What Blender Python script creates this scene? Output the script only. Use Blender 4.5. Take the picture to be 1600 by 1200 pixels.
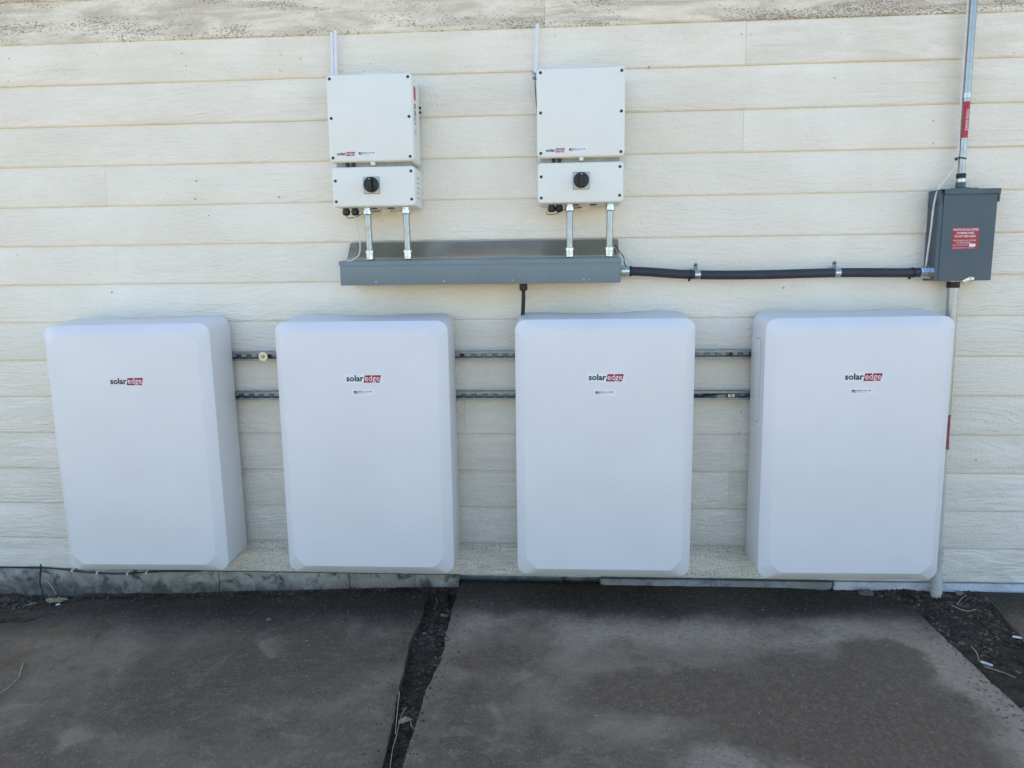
import bpy, bmesh, math, random
from mathutils import Vector, Matrix, noise
random.seed(7)
PI = math.pi
for o in list(bpy.data.objects):
    bpy.data.objects.remove(o)
SC = bpy.context.scene
COL = SC.collection

# ------------------------------------------------------------------ camera
YAW, PITCH, ROLL = 0.06363, -0.14723, -0.0111
cy, sy, cp, sp = math.cos(YAW), math.sin(YAW), math.cos(PITCH), math.sin(PITCH)
R0 = Vector((cy, sy, 0)); FW = Vector((-sy*cp, cy*cp, sp)); U0 = Vector((sy*sp, -cy*sp, cp))
cr, sr = math.cos(ROLL), math.sin(ROLL)
RT = R0*cr + U0*sr; UP = U0*cr - R0*sr
cam = bpy.data.cameras.new('camera'); camo = bpy.data.objects.new('camera', cam); COL.objects.link(camo)
M = Matrix((RT, UP, -FW)).transposed().to_4x4(); M.translation = Vector((0, -3.3784, 1.6700))
camo.matrix_world = M
cam.sensor_width = 36; cam.lens = 1098.4/1600*36; cam.clip_start = 0.05; cam.clip_end = 500
SC.camera = camo

# ------------------------------------------------------------------ light
SUN_EL, SUN_AZ = math.radians(44), math.radians(-60)      # azimuth from +Y, clockwise: the sun is behind the house
world = bpy.data.worlds.new('World'); SC.world = world; world.use_nodes = True
wn = world.node_tree.nodes; wl = world.node_tree.links
bg = wn['Background']; sky = wn.new('ShaderNodeTexSky'); sky.sky_type = 'NISHITA'; sky.sun_disc = False
sky.sun_elevation = SUN_EL; sky.sun_rotation = SUN_AZ
sky.air_density = 1.0; sky.dust_density = 0.4; sky.ozone_density = 2.0
wl.new(sky.outputs[0], bg.inputs[0]); bg.inputs[1].default_value = 0.15
sun = bpy.data.lights.new('sun', 'SUN'); suno = bpy.data.objects.new('sun', sun); COL.objects.link(suno)
sun.energy = 4.1; sun.angle = math.radians(0.5); sun.color = (1.0, 0.93, 0.82)
sd = Vector((math.sin(SUN_AZ)*math.cos(SUN_EL), math.cos(SUN_AZ)*math.cos(SUN_EL), math.sin(SUN_EL)))
suno.rotation_euler = sd.to_track_quat('Z', 'Y').to_euler(); suno.location = (-5, 12, 14)
vs = SC.view_settings
vs.view_transform = 'Standard'; vs.look = 'None'; vs.exposure = 1.30; vs.gamma = 1; vs.use_curve_mapping = False
SC.cycles.max_bounces = 10; SC.cycles.diffuse_bounces = 6

# ------------------------------------------------------------------ node helpers
class NT:
    def __init__(s, name):
        s.m = bpy.data.materials.new(name); s.m.use_nodes = True
        s.t = s.m.node_tree; s.n = s.t.nodes; s.b = s.n['Principled BSDF']
        s.tc = s.n.new('ShaderNodeTexCoord')
    def link(s, a, b): s.t.links.new(a, b)
    def put(s, sock, v):
        if hasattr(v, 'is_linked'): s.link(v, sock)
        else: sock.default_value = v
    def obj(s, scale=(1, 1, 1), rnd=False):
        mp = s.n.new('ShaderNodeMapping'); mp.inputs['Scale'].default_value = scale
        src = s.tc.outputs['Object']
        if rnd:
            oi = s.n.new('ShaderNodeObjectInfo')
            ml = s.n.new('ShaderNodeVectorMath'); ml.operation = 'SCALE'
            cb = s.n.new('ShaderNodeCombineXYZ')
            for i in range(3): s.link(oi.outputs['Random'], cb.inputs[i])
            s.link(cb.outputs[0], ml.inputs[0]); ml.inputs['Scale'].default_value = 37.7
            ad = s.n.new('ShaderNodeVectorMath'); s.link(src, ad.inputs[0]); s.link(ml.outputs[0], ad.inputs[1])
            src = ad.outputs[0]
        s.link(src, mp.inputs['Vector']); return mp.outputs[0]
    def noise(s, vec, scale, detail=4, rough=.55, dist=0):
        t = s.n.new('ShaderNodeTexNoise'); s.link(vec, t.inputs['Vector'])
        t.inputs['Scale'].default_value = scale; t.inputs['Detail'].default_value = detail
        t.inputs['Roughness'].default_value = rough; t.inputs['Distortion'].default_value = dist
        return t.outputs['Fac']
    def ramp(s, v, a, b, lo=0.0, hi=1.0):
        r = s.n.new('ShaderNodeMapRange'); r.interpolation_type = 'SMOOTHSTEP'
        s.put(r.inputs['Value'], v)
        for k, q in zip(('From Min', 'From Max', 'To Min', 'To Max'), (a, b, lo, hi)): s.put(r.inputs[k], q)
        return r.outputs[0]
    def math(s, op, a, b=0.0, c=None):
        m = s.n.new('ShaderNodeMath'); m.operation = op
        s.put(m.inputs[0], a); s.put(m.inputs[1], b)
        if c is not None: s.put(m.inputs[2], c)
        return m.outputs[0]
    def mix(s, f, a, b):
        m = s.n.new('ShaderNodeMix'); m.data_type = 'RGBA'
        s.put(m.inputs[0], f)
        for k, v in ((6, a), (7, b)):
            if isinstance(v, tuple): v = (*v, 1) if len(v) == 3 else v
            s.put(m.inputs[k], v)
        return m.outputs[2]
    def tint(s, c, k):
        m = s.n.new('ShaderNodeVectorMath'); m.operation = 'MULTIPLY'; s.link(c, m.inputs[0]); m.inputs[1].default_value = k; return m.outputs[0]
    def bump(s, h, strength=.5, dist=.001, normal=None):
        b = s.n.new('ShaderNodeBump'); s.put(b.inputs['Height'], h)
        b.inputs['Strength'].default_value = strength; b.inputs['Distance'].default_value = dist
        if normal is not None: s.link(normal, b.inputs['Normal'])
        return b.outputs[0]
    def xyz(s, vec=None):
        x = s.n.new('ShaderNodeSeparateXYZ'); s.link(vec or s.tc.outputs['Object'], x.inputs[0]); return x.outputs
    def out(s, color=None, rough=None, metal=None, normal=None, spec=None):
        if color is not None: s.put(s.b.inputs['Base Color'], (*color, 1) if isinstance(color, tuple) and len(color) == 3 else color)
        if rough is not None: s.put(s.b.inputs['Roughness'], rough)
        if metal is not None: s.put(s.b.inputs['Metallic'], metal)
        if normal is not None: s.link(normal, s.b.inputs['Normal'])
        if spec is not None: s.put(s.b.inputs['Specular IOR Level'], spec)
        return s.m

def simple(name, col, rough=.5, metal=0, var=.08, scale=25, bump=0, bdist=.0005, bscale=400, spec=None):
    n = NT(name); v = n.obj((1, 1, 1), True)
    f = n.ramp(n.noise(v, scale, 5, .6), .3, .7)
    c = n.mix(f, tuple(x*(1-var) for x in col), tuple(min(1, x*(1+var)) for x in col))
    r = n.ramp(n.noise(v, scale*.6, 4), .3, .7, rough-.06, rough+.06)
    nm = n.bump(n.noise(v, bscale, 2), bump, bdist) if bump else None
    return n.out(c, r, metal, nm, spec)

# ------------------------------------------------------------------ materials
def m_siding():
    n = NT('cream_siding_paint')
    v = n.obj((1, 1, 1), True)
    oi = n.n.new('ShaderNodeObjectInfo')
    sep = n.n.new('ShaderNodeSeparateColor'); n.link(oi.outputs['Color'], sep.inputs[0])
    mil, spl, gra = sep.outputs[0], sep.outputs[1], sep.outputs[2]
    vs_ = n.n.new('ShaderNodeVectorMath'); vs_.operation = 'MULTIPLY'; n.link(v, vs_.inputs[0]); vs_.inputs[1].default_value = (1.0, 1, 5.0)
    ring = n.noise(vs_.outputs[0], 1.5, 2, .45, .6)
    lines = n.math('SINE', n.math('MULTIPLY', ring, 80.0))
    lines = n.ramp(lines, -.6, 1.0)
    vl = n.n.new('ShaderNodeVectorMath'); vl.operation = 'MULTIPLY'; n.link(v, vl.inputs[0]); vl.inputs[1].default_value = (11, 9, 85)
    fine = n.noise(vl.outputs[0], 1.0, 3, .6, .3)
    vr = n.n.new('ShaderNodeVectorMath'); vr.operation = 'MULTIPLY'; n.link(v, vr.inputs[0]); vr.inputs[1].default_value = (80, 60, 62)
    saw = n.noise(vr.outputs[0], 1.0, 2, .6)
    mask = n.ramp(n.noise(v, 1.7, 2), .40, .60, .22, 1.0)
    mask2 = n.ramp(n.noise(v, 2.3, 2), .46, .58)
    h = n.math('ADD', n.math('MULTIPLY', lines, n.math('MULTIPLY', mask, .26)), n.math('MULTIPLY', fine, n.math('MULTIPLY_ADD', mask2, .55, .70)))
    h = n.math('ADD', h, n.math('MULTIPLY', saw, n.math('MULTIPLY_ADD', mask2, -.5, 1.0)))
    nm = n.bump(h, 1.0, .0039)
    base = n.mix(n.ramp(n.noise(v, 2.2, 5, .6), .3, .72), (.812, .763, .648), (.886, .843, .742))
    # grey weathering, doubling as painted shade on low boards, then mildew specks following the grain
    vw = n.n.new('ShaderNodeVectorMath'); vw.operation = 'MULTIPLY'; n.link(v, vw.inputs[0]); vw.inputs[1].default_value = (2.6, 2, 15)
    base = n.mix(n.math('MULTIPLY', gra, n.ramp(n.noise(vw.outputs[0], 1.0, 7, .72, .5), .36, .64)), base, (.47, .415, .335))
    vm = n.n.new('ShaderNodeVectorMath'); vm.operation = 'MULTIPLY'; n.link(v, vm.inputs[0]); vm.inputs[1].default_value = (92, 92, 220)
    sp_ = n.noise(vm.outputs[0], 1.0, 3, .65, .4)
    vb = n.n.new('ShaderNodeVectorMath'); vb.operation = 'MULTIPLY'; n.link(v, vb.inputs[0]); vb.inputs[1].default_value = (2.0, 2, 11)
    band = n.ramp(n.noise(vb.outputs[0], 1.0, 4, .6), .36, .62)
    thr = n.math('SUBTRACT', .725, n.math('MULTIPLY', n.math('MULTIPLY', mil, n.math('MULTIPLY_ADD', band, .75, .25)), .255))
    spot = n.ramp(n.math('SUBTRACT', sp_, thr), 0.0, .035)
    spot = n.math('MULTIPLY', spot, n.ramp(mil, 0.0, .15))
    base = n.mix(n.math('MULTIPLY', spot, .72), base, (.14, .12, .10))
    X0 = n.xyz()[0]; inx = n.math('MULTIPLY', n.ramp(X0, -1.95, -1.6), n.ramp(X0, 1.5, 1.1))
    s2 = n.math('MULTIPLY', n.ramp(n.noise(v, 150, 3, .65), .50, .64), n.math('MULTIPLY_ADD', inx, .85, .12))
    base = n.mix(n.math('MULTIPLY', n.math('MULTIPLY', s2, spl), .75), base, (.17, .14, .105))
    return n.out(base, .55, 0, nm, .4)

def m_slab(name, patch):
    n = NT(name); v = n.obj()
    x, y, z = n.xyz()
    big = n.noise(v, 1.1, 6, .6, .5); mid = n.noise(v, 5, 6, .65, .4); fine = n.noise(v, 48, 5, .72); grit = n.noise(v, 115, 3, .8)
    c = n.mix(n.ramp(big, .32, .68), (.050, .045, .040), (.108, .098, .090))
    c = n.mix(n.math('MULTIPLY', n.ramp(mid, .50, .72), .70), c, (.140, .131, .124))
    c = n.mix(n.math('MULTIPLY', n.ramp(mid, .49, .30), .65), c, (.040, .035, .030))
    vm = n.n.new('ShaderNodeVectorMath'); vm.operation = 'MULTIPLY'; n.link(v, vm.inputs[0]); vm.inputs[1].default_value = (30, 75, 1)
    sc = n.ramp(n.noise(vm.outputs[0], 1.0, 5, .7, .6), .60, .74)
    c = n.mix(n.math('MULTIPLY', sc, n.ramp(n.noise(v, 2.7, 3), .42, .66, 0, .75)), c, (.21, .20, .19))
    vk = n.n.new('ShaderNodeVectorMath'); vk.operation = 'MULTIPLY'; n.link(v, vk.inputs[0]); vk.inputs[1].default_value = (9, 20, 1)
    sk = n.noise(vk.outputs[0], 1.0, 9, .82, .8)
    c = n.mix(n.ramp(sk, .53, .70, 0, .55), c, (.155, .147, .14))
    c = n.mix(n.ramp(sk, .46, .32, 0, .55), c, (.034, .030, .027))
    # damp brown drip stain along the wall, darkened with painted shade under the batteries
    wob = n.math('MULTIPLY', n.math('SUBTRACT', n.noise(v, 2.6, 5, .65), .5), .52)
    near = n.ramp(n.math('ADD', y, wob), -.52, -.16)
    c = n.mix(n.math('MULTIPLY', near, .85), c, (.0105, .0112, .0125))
    if patch:
        wx = n.math('MULTIPLY', n.math('SUBTRACT', n.noise(v, 3.4, 4, .6), .5), .42)
        wy = n.math('MULTIPLY', n.math('SUBTRACT', n.noise(v, 2.9, 4, .6), .5), .36)
        X = n.math('ADD', x, wx); Y = n.math('ADD', y, wy)
        def ell(cx, cy_, rx, ry):
            a = n.math('DIVIDE', n.math('SUBTRACT', X, cx), rx); b = n.math('DIVIDE', n.math('SUBTRACT', Y, cy_), ry)
            return n.math('ADD', n.math('MULTIPLY', a, a), n.math('MULTIPLY', b, b))
        e = n.math('MINIMUM', ell(1.30, -.70, .22, .22), n.math('MINIMUM', ell(1.02, -1.02, .52, .34), ell(-.30, -.74, .16, .09)))
        e = n.math('MINIMUM', e, ell(.55, -.90, .45, .16))
        # pale dried dust round the damp patch
        dust = n.math('MULTIPLY', n.ramp(n.math('ADD', n.math('ABSOLUTE', n.math('SUBTRACT', Y, -.45)), 0.0), .20, .02),
                      n.ramp(n.noise(v, 2.1, 4, .6), .34, .62))
        edge = n.math('MULTIPLY', n.ramp(X, 1.32, 1.58), n.ramp(Y, -.32, -.55))
        dust = n.math('MAXIMUM', dust, n.math('MAXIMUM', edge, n.math('MULTIPLY', n.ramp(ell(.62, -1.36, .32, .16), 1.2, .2), .9)))
        c = n.mix(n.math('MULTIPLY', dust, n.ramp(fine, .25, .65, .25, .85)), c, (.185, .178, .172))
        st = n.ramp(n.math('ADD', e, n.math('MULTIPLY', n.math('SUBTRACT', mid, .5), .5)), 1.35, .62)
        c = n.mix(n.math('MULTIPLY', st, .88), c, n.mix(n.ramp(fine, .3, .7), (.054, .046, .038), (.070, .062, .053)))
    else:
        moss = n.math('MULTIPLY', n.ramp(n.noise(v, 2.0, 5, .65), .54, .70), n.ramp(x, -1.5, -2.1))
        c = n.mix(n.math('MULTIPLY', moss, .7), c, (.060, .052, .028))
        pur = n.ramp(n.noise(v, 1.3, 3), .5, .7)
        c = n.mix(n.math('MULTIPLY', pur, .3), c, (.085, .070, .070))
    c = n.mix(n.math('MULTIPLY', n.ramp(fine, .52, .76), .28), c, (.165, .158, .15))
    c = n.mix(n.math('MULTIPLY', n.ramp(fine, .46, .28), .25), c, (.035, .032, .030))
    c = n.mix(n.math('MULTIPLY', n.ramp(grit, .58, .72), .62), c, (.23, .22, .21))
    c = n.mix(n.math('MULTIPLY', n.ramp(grit, .43, .28), .58), c, (.018, .017, .016))
    c = n.tint(c, (2.22, 1.76, 1.30))
    h = n.math('ADD', n.math('MULTIPLY', grit, .5), n.math('ADD', fine, n.math('MULTIPLY', mid, 1.5)))
    return n.out(c, n.ramp(mid, .3, .7, .72, .92), 0, n.bump(h, .8, .003), .3)

def m_concrete(name, a, b, dark):
    n = NT(name); v = n.obj()
    x, y, z = n.xyz()
    c = n.mix(n.ramp(n.noise(v, 6, 6, .65, .5), .3, .7), a, b)
    c = n.mix(n.math('MULTIPLY', n.ramp(n.noise(v, 11, 6, .7, .6), .50, .66), dark), c, (.055, .055, .05))
    wz = n.math('ADD', z, n.math('MULTIPLY', n.math('SUBTRACT', n.noise(v, 9, 5, .7), .5), .10))
    c = n.mix(n.math('MULTIPLY', n.ramp(wz, .16, .07), n.math('MULTIPLY', n.ramp(n.noise(v, 17, 6, .75), .32, .58, .45, 1.0), dark)), c, (.085, .083, .074))
    c = n.mix(n.math('MULTIPLY', n.ramp(n.noise(v, 240, 3, .7), .55, .7), .6), c, (.10, .095, .085))
    h = n.math('ADD', n.noise(v, 30, 5, .7), n.math('MULTIPLY', n.noise(v, 200, 2, .6), .4))
    return n.out(c, .9, 0, n.bump(h, .8, .004), .2)

def m_soil():
    n = NT('dark_soil'); v = n.obj()
    c = n.mix(n.ramp(n.noise(v, 14, 6, .7), .3, .7), (.036, .026, .019), (.105, .075, .053))
    c = n.mix(n.math('MULTIPLY', n.ramp(n.noise(v, 160, 3, .7), .58, .72), .6), c, (.14, .115, .09))
    return n.out(c, .95, 0, n.bump(n.math('ADD', n.noise(v, 45, 6, .7), n.noise(v, 200, 3, .7)), 1.0, .008), .15)

def m_ground():
    n = NT('dry_yard_ground'); v = n.obj()
    c = n.mix(n.ramp(n.noise(v, 1.3, 6, .65), .3, .7), (.36, .28, .165), (.46, .375, .24))
    return n.out(c, .95, 0, n.bump(n.noise(v, 30, 6, .7), .8, .02), .1)

def m_galv(name, col, r0, metal=.85, sc=60):
    n = NT(name); v = n.obj((1, 1, 1), True)
    f = n.ramp(n.noise(v, sc, 4, .7, .8), .3, .7)
    c = n.mix(f, tuple(q*.82 for q in col), col)
    return n.out(c, n.ramp(n.noise(v, sc*.5, 4), .3, .7, r0-.07, r0+.09), metal, n.bump(n.noise(v, 18, 3), .25, .001))

def m_battery():
    n = NT('white_battery_powder_coat'); v = n.obj((1, 1, 1), True)
    c = n.mix(n.ramp(n.noise(v, 3, 5, .6), .3, .7), (.735, .722, .708), (.768, .756, .742))
    vm = n.n.new('ShaderNodeVectorMath'); vm.operation = 'MULTIPLY'; n.link(v, vm.inputs[0]); vm.inputs[1].default_value = (14, 14, 5)
    sm = n.math('MULTIPLY', n.ramp(n.noise(vm.outputs[0], 1, 5, .7, 1.0), .66, .78), .16)
    c = n.mix(sm, c, (.46, .45, .43))
    nm = n.bump(n.noise(v, 330, 2, .6), .30, .0007)
    nm = n.bump(n.noise(v, 5, 3), .10, .006, nm)
    return n.out(c, n.ramp(n.noise(v, 6, 4), .3, .7, .42, .52), 0, nm, .45)

MAT = dict(
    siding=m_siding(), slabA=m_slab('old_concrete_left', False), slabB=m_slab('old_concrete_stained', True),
    found=m_concrete('foundation_concrete', (.25, .235, .20), (.44, .42, .37), .95),
    strip=m_concrete('mortar_strip', (.24, .235, .22), (.36, .355, .34), .5),
    flash=m_concrete('painted_flashing', (.52, .54, .56), (.66, .68, .70), .22),
    soil=m_soil(), ground=m_ground(), battery=m_battery(),
    white=simple('white_inverter_enamel', (.79, .80, .745), .42, 0, .015, 8, .15, .0004, 420),
    heat=simple('grey_heat_sink', (.30, .31, .31), .5, .3),
    plastic=simple('black_plastic', (.012, .012, .013), .45, 0, .2),
    knob=simple('black_knob_plastic', (.007, .007, .008), .38, 0, .2),
    rubber=simple('dark_hose_jacket', (.028, .032, .045), .55, 0, .12, 30, .15, .0006, 250),
    cable=simple('black_cable_jacket', (.01, .01, .011), .5),
    steel=m_galv('galvanized_steel', (.43, .45, .45), .34), zinc=m_galv('bright_zinc', (.56, .60, .59), .24, .95, 90),
    strut=m_galv('strut_steel', (.24, .29, .34), .36, .85),
    slotzinc=m_galv('strut_back_zinc', (.20, .225, .25), .42, .8),
    screw=simple('dark_screw', (.05, .055, .062), .4, .6),
    greypaint=simple('grey_enamel', (.165, .228, .255), .38, 0, .04, 10, .08, .0005, 300),
    troughtop=m_galv('glossy_grey_sheet', (.40, .43, .43), .17, .9, 5),
    panelpaint=simple('dark_grey_enamel', (.060, .090, .110), .42, 0, .04, 10, .10, .0005, 300),
    pvc=simple('painted_pvc', (.50, .49, .45), .5, 0, .06),
    whitecable=simple('white_cable_jacket', (.66, .64, .60), .5),
    antenna=simple('white_antenna_plastic', (.74, .76, .80), .42, 0, .03),
    film=simple('white_label_film', (.80, .81, .82), .45, 0, .02),
    ink=simple('black_ink', (.012, .014, .02), .5), greyink=simple('grey_ink', (.16, .17, .19), .5),
    red=simple('red_ink', (.34, .004, .020), .45, 0, .05), redlabel=simple('red_label', (.42, .030, .040), .5, 0, .08),
    reddull=simple('dull_red_label', (.25, .05, .05), .6, 0, .25, 40), blue=simple('navy_ink', (.02, .025, .10), .5), whiteink=simple('white_ink', (.80, .76, .78), .5),  # the label on the lower conduit gets a duller, patchier red
    plateface=simple('silver_plate_face', (.50, .52, .53), .35, .3), soffit=simple('soffit_paint', (.72, .68, .58), .6), roof=simple('roof_shingle', (.10, .095, .09), .9, 0, .3),
    leaf=simple('dead_leaf_brown', (.085, .060, .042), .8, 0, .35, 40), leaftan=simple('dead_leaf_tan', (.30, .22, .145), .8, 0, .25, 40),
    leafgrey=simple('dead_leaf_grey', (.17, .155, .135), .8, 0, .2, 40),
    straw=simple('dry_straw', (.40, .345, .25), .8, 0, .2), twig=simple('dark_twig', (.03, .024, .022), .85, 0, .3),
    butt=simple('cigarette_paper', (.72, .70, .66), .8), stone=simple('grey_stone', (.16, .155, .15), .9, 0, .3, 60),
    mulch=simple('mulch_chip', (.070, .048, .033), .9, 0, .6, 12), mulchpale=simple('pale_chip', (.15, .112, .078), .9, 0, .4, 12),
    gritpale=simple('pale_grit', (.42, .40, .37), .9, 0, .2), nail=simple('painted_nail_head', (.50, .46, .38), .6),
    rust=simple('dark_nail_rim', (.24, .21, .17), .8),
)

# ------------------------------------------------------------------ mesh helpers
def world_loc(o):
    v = Vector(o.location)
    return v + world_loc(o.parent) if o.parent else v
def finish(bm, sharp=30):
    bmesh.ops.remove_doubles(bm, verts=bm.verts, dist=1e-6)
    bmesh.ops.recalc_face_normals(bm, faces=bm.faces)
    for f in bm.faces: f.smooth = True
    lim = math.radians(sharp)
    for e in bm.edges:
        if len(e.link_faces) != 2 or e.calc_face_angle(0) > lim: e.smooth = False
def obj(name, bm, mat, parent=None, local=False, sharp=30, kind=None, recalc=True):
    """link a bmesh as ONE object; world coordinates unless local"""
    if recalc: finish(bm, sharp)
    off = Vector((0, 0, 0))
    if parent is not None and not local: off = world_loc(parent)
    if off.length: bmesh.ops.translate(bm, verts=bm.verts, vec=-off)
    me = bpy.data.meshes.new(name); bm.to_mesh(me); bm.free()
    mats = mat if isinstance(mat, (list, tuple)) else [mat]
    for m in mats: me.materials.append(MAT[m] if isinstance(m, str) else m)
    o = bpy.data.objects.new(name, me); COL.objects.link(o)
    if parent is not None: o.parent = parent
    if kind: o['kind'] = kind
    return o
def thing(name, label, cat, loc=(0, 0, 0), group=None, rot=(0, 0, 0)):
    o = bpy.data.objects.new(name, None); COL.objects.link(o)
    o.empty_display_size = .05; o.location = loc; o.rotation_euler = rot
    o['label'] = label; o['category'] = cat
    if group: o['group'] = group
    return o
def tag(o, label, cat, group=None):
    o['label'] = label; o['category'] = cat
    if group: o['group'] = group
    return o
def B(): return bmesh.new()
def box(bm, x0, x1, y0, y1, z0, z1, bev=0, seg=2, mi=0):
    r = bmesh.ops.create_cube(bm, size=1)
    vs_ = r['verts']
    for v in vs_:
        v.co = Vector(((x0+x1)/2 + v.co.x*(x1-x0), (y0+y1)/2 + v.co.y*(y1-y0), (z0+z1)/2 + v.co.z*(z1-z0)))
    fs = list({f for v in vs_ for f in v.link_faces})
    for f in fs: f.material_index = mi
    if bev:
        es = list({e for v in vs_ for e in v.link_edges})
        rr = bmesh.ops.bevel(bm, geom=es, offset=bev, segments=seg, affect='EDGES', profile=.5)
        for f in rr['faces']: f.material_index = mi
    return bm
def loft(bm, rings, cap0=True, cap1=True, closed=True, mi=0):
    L = [[bm.verts.new(p) for p in r] for r in rings]
    n = len(L[0])
    for a, b in zip(L[:-1], L[1:]):
        for i in range(n if closed else n-1):
            j = (i+1) % n
            f = bm.faces.new((a[i], a[j], b[j], b[i])); f.material_index = mi
    if cap0: bm.faces.new(L[0][::-1]).material_index = mi
    if cap1: bm.faces.new(L[-1]).material_index = mi
    return L
def rrect(x0, x1, z0, z1, r, n=5, cut=False):
    """rounded (or corner-cut) rectangle outline in x, z"""
    pts = []
    for cx, cz, a0 in ((x1-r, z0+r, -PI/2), (x1-r, z1-r, 0), (x0+r, z1-r, PI/2), (x0+r, z0+r, PI)):
        A = (cx+r*math.cos(a0), cz+r*math.sin(a0)); Bq = (cx+r*math.cos(a0+PI/2), cz+r*math.sin(a0+PI/2))
        for i in range(n+1):
            t = i/n; a = a0+t*PI/2
            p = (cx+r*math.cos(a), cz+r*math.sin(a)); q = (A[0]+(Bq[0]-A[0])*t, A[1]+(Bq[1]-A[1])*t)
            k = .82 if cut else 0
            pts.append((p[0]*(1-k)+q[0]*k, p[1]*(1-k)+q[1]*k))
    return pts
def ring(pts, y): return [(p[0], y, p[1]) for p in pts]
def frame_of(d):
    d = d.normalized(); a = Vector((0, 0, 1)) if abs(d.z) < .9 else Vector((1, 0, 0))
    u = d.cross(a).normalized(); return u, d.cross(u).normalized()
def cyl(bm, p0, p1, r, n=16, r1=None, mi=0):
    p0, p1 = Vector(p0), Vector(p1); u, w = frame_of(p1-p0); r1 = r if r1 is None else r1
    loft(bm, [[p+(u*math.cos(2*PI*i/n)+w*math.sin(2*PI*i/n))*q for i in range(n)] for p, q in ((p0, r), (p1, r1))], mi=mi)
def lathe(bm, p0, d, prof, n=20, hexa=()):
    """prof: list of (distance along d, radius)"""
    p0 = Vector(p0); d = Vector(d).normalized(); u, w = frame_of(d)
    loft(bm, [[p0+d*t+(u*math.cos(2*PI*i/n)+w*math.sin(2*PI*i/n))*r for i in range(n)] for t, r in prof])
def smooth_path(pts, k=6):
    P = [Vector(p) for p in pts]; out = []
    for i in range(len(P)-1):
        p0 = P[max(i-1, 0)]; p1 = P[i]; p2 = P[i+1]; p3 = P[min(i+2, len(P)-1)]
        for j in range(k):
            t = j/k
            out.append(.5*((2*p1)+(p2-p0)*t+(2*p0-5*p1+4*p2-p3)*t*t+(3*p1-p0-3*p2+p3)*t*t*t))
    out.append(P[-1]); return out
def tube(bm, pts, r, n=8, k=6, taper=None):
    P = smooth_path(pts, k) if k > 1 else [Vector(p) for p in pts]
    u, w = frame_of(P[1]-P[0]); rings = []
    for i, p in enumerate(P):
        d = (P[min(i+1, len(P)-1)]-P[max(i-1, 0)]).normalized()
        u = (u-d*u.dot(d)).normalized(); w = d.cross(u)
        q = r*(1-(1-taper)*i/(len(P)-1)) if taper is not None else r
        rings.append([p+(u*math.cos(2*PI*a/n)+w*math.sin(2*PI*a/n))*q for a in range(n)])
    loft(bm, rings)
def quad_xz(bm, pts, y, mi=0):
    f = bm.faces.new([bm.verts.new((p[0], y, p[1])) for p in pts]); f.material_index = mi; return f
_tc = {}
def text_mesh(s, bold=0.0):
    k = (s, bold)
    if k not in _tc:
        c = bpy.data.curves.new('lettering', 'FONT'); c.body = s; c.size = 1; c.offset = bold; c.resolution_u = 2
        c.fill_mode = 'FRONT'
        o = bpy.data.objects.new('lettering', c); COL.objects.link(o)
        dg = bpy.context.evaluated_depsgraph_get(); dg.update()
        me = bpy.data.meshes.new_from_object(o.evaluated_get(dg))
        V = [tuple(v.co) for v in me.vertices]; F = [tuple(p.vertices) for p in me.polygons]
        bpy.data.objects.remove(o); bpy.data.meshes.remove(me); bpy.data.curves.remove(c)
        _tc[k] = (V, F)
    return _tc[k]
def text(bm, s, x0, x1, zb, h, y, bold=0.0, mi=0, ref='x', fn=None):
    """lettering fitted from x0 to x1, baseline zb, x-height (ref 'x') or cap height (ref 'H') = h"""
    V, F = text_mesh(s, bold)
    xs = [v[0] for v in V]; a, b = min(xs), max(xs)
    Hh = max(v[1] for v in text_mesh(ref, bold)[0])
    vs_ = []
    for v in V:
        p = (x0+(v[0]-a)/(b-a)*(x1-x0), y, zb+v[1]/Hh*h)
        vs_.append(bm.verts.new(fn(p) if fn else p))
    for f in F:
        try: bm.faces.new([vs_[i] for i in f]).material_index = mi
        except ValueError: pass

# ------------------------------------------------------------------ setting: ground
def nz(x, y, z=0.0, s=1.0): return noise.noise(Vector((x*s, y*s, z)))
def grid_sheet(name, mat, x0, x1, y0, y1, step, hz, left=None, right=None, back=None, thick=.12, kind='structure'):
    """a slab: top grid follows hz(x, y); edges may wander; skirt goes down"""
    nx = max(2, int((x1-x0)/step)); ny = max(2, int((y1-y0)/step)); bm = B(); G = []
    for j in range(ny+1):
        row = []
        for i in range(nx+1):
            u, v = i/nx, j/ny
            y = y0+(y1-y0)*v; xl = x0+(left(y) if left else 0); xr = x1+(right(y) if right else 0)
            x = xl+(xr-xl)*u
            if back: y = y0+(back(x)-y0)*v
            z = hz(x, y)
            e = min(u*(xr-xl), (1-u)*(xr-xl), (1-v)*(y1-y0), v*(y1-y0))
            if e < .012: z -= .006+.004*nz(x, y, 3, 30)
            row.append(bm.verts.new((x, y, z)))
        G.append(row)
    for j in range(ny):
        for i in range(nx): bm.faces.new((G[j][i], G[j][i+1], G[j+1][i+1], G[j+1][i]))
    per = [G[0][i] for i in range(nx+1)]+[G[j][nx] for j in range(1, ny+1)]+[G[ny][i] for i in range(nx-1, -1, -1)]+[G[j][0] for j in range(ny-1, 0, -1)]
    low = [bm.verts.new((v.co.x, v.co.y, v.co.z-thick)) for v in per]
    for i in range(len(per)):
        j = (i+1) % len(per); bm.faces.new((per[j], per[i], low[i], low[j]))
    return obj(name, bm, mat, kind=kind, sharp=50)

bm = B()
f = bm.faces.new([bm.verts.new(p) for p in ((-150, -150, -.06), (150, -150, -.06), (150, 150, -.06), (-150, 150, -.06))])
obj('ground', bm, 'ground', kind='structure')

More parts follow.
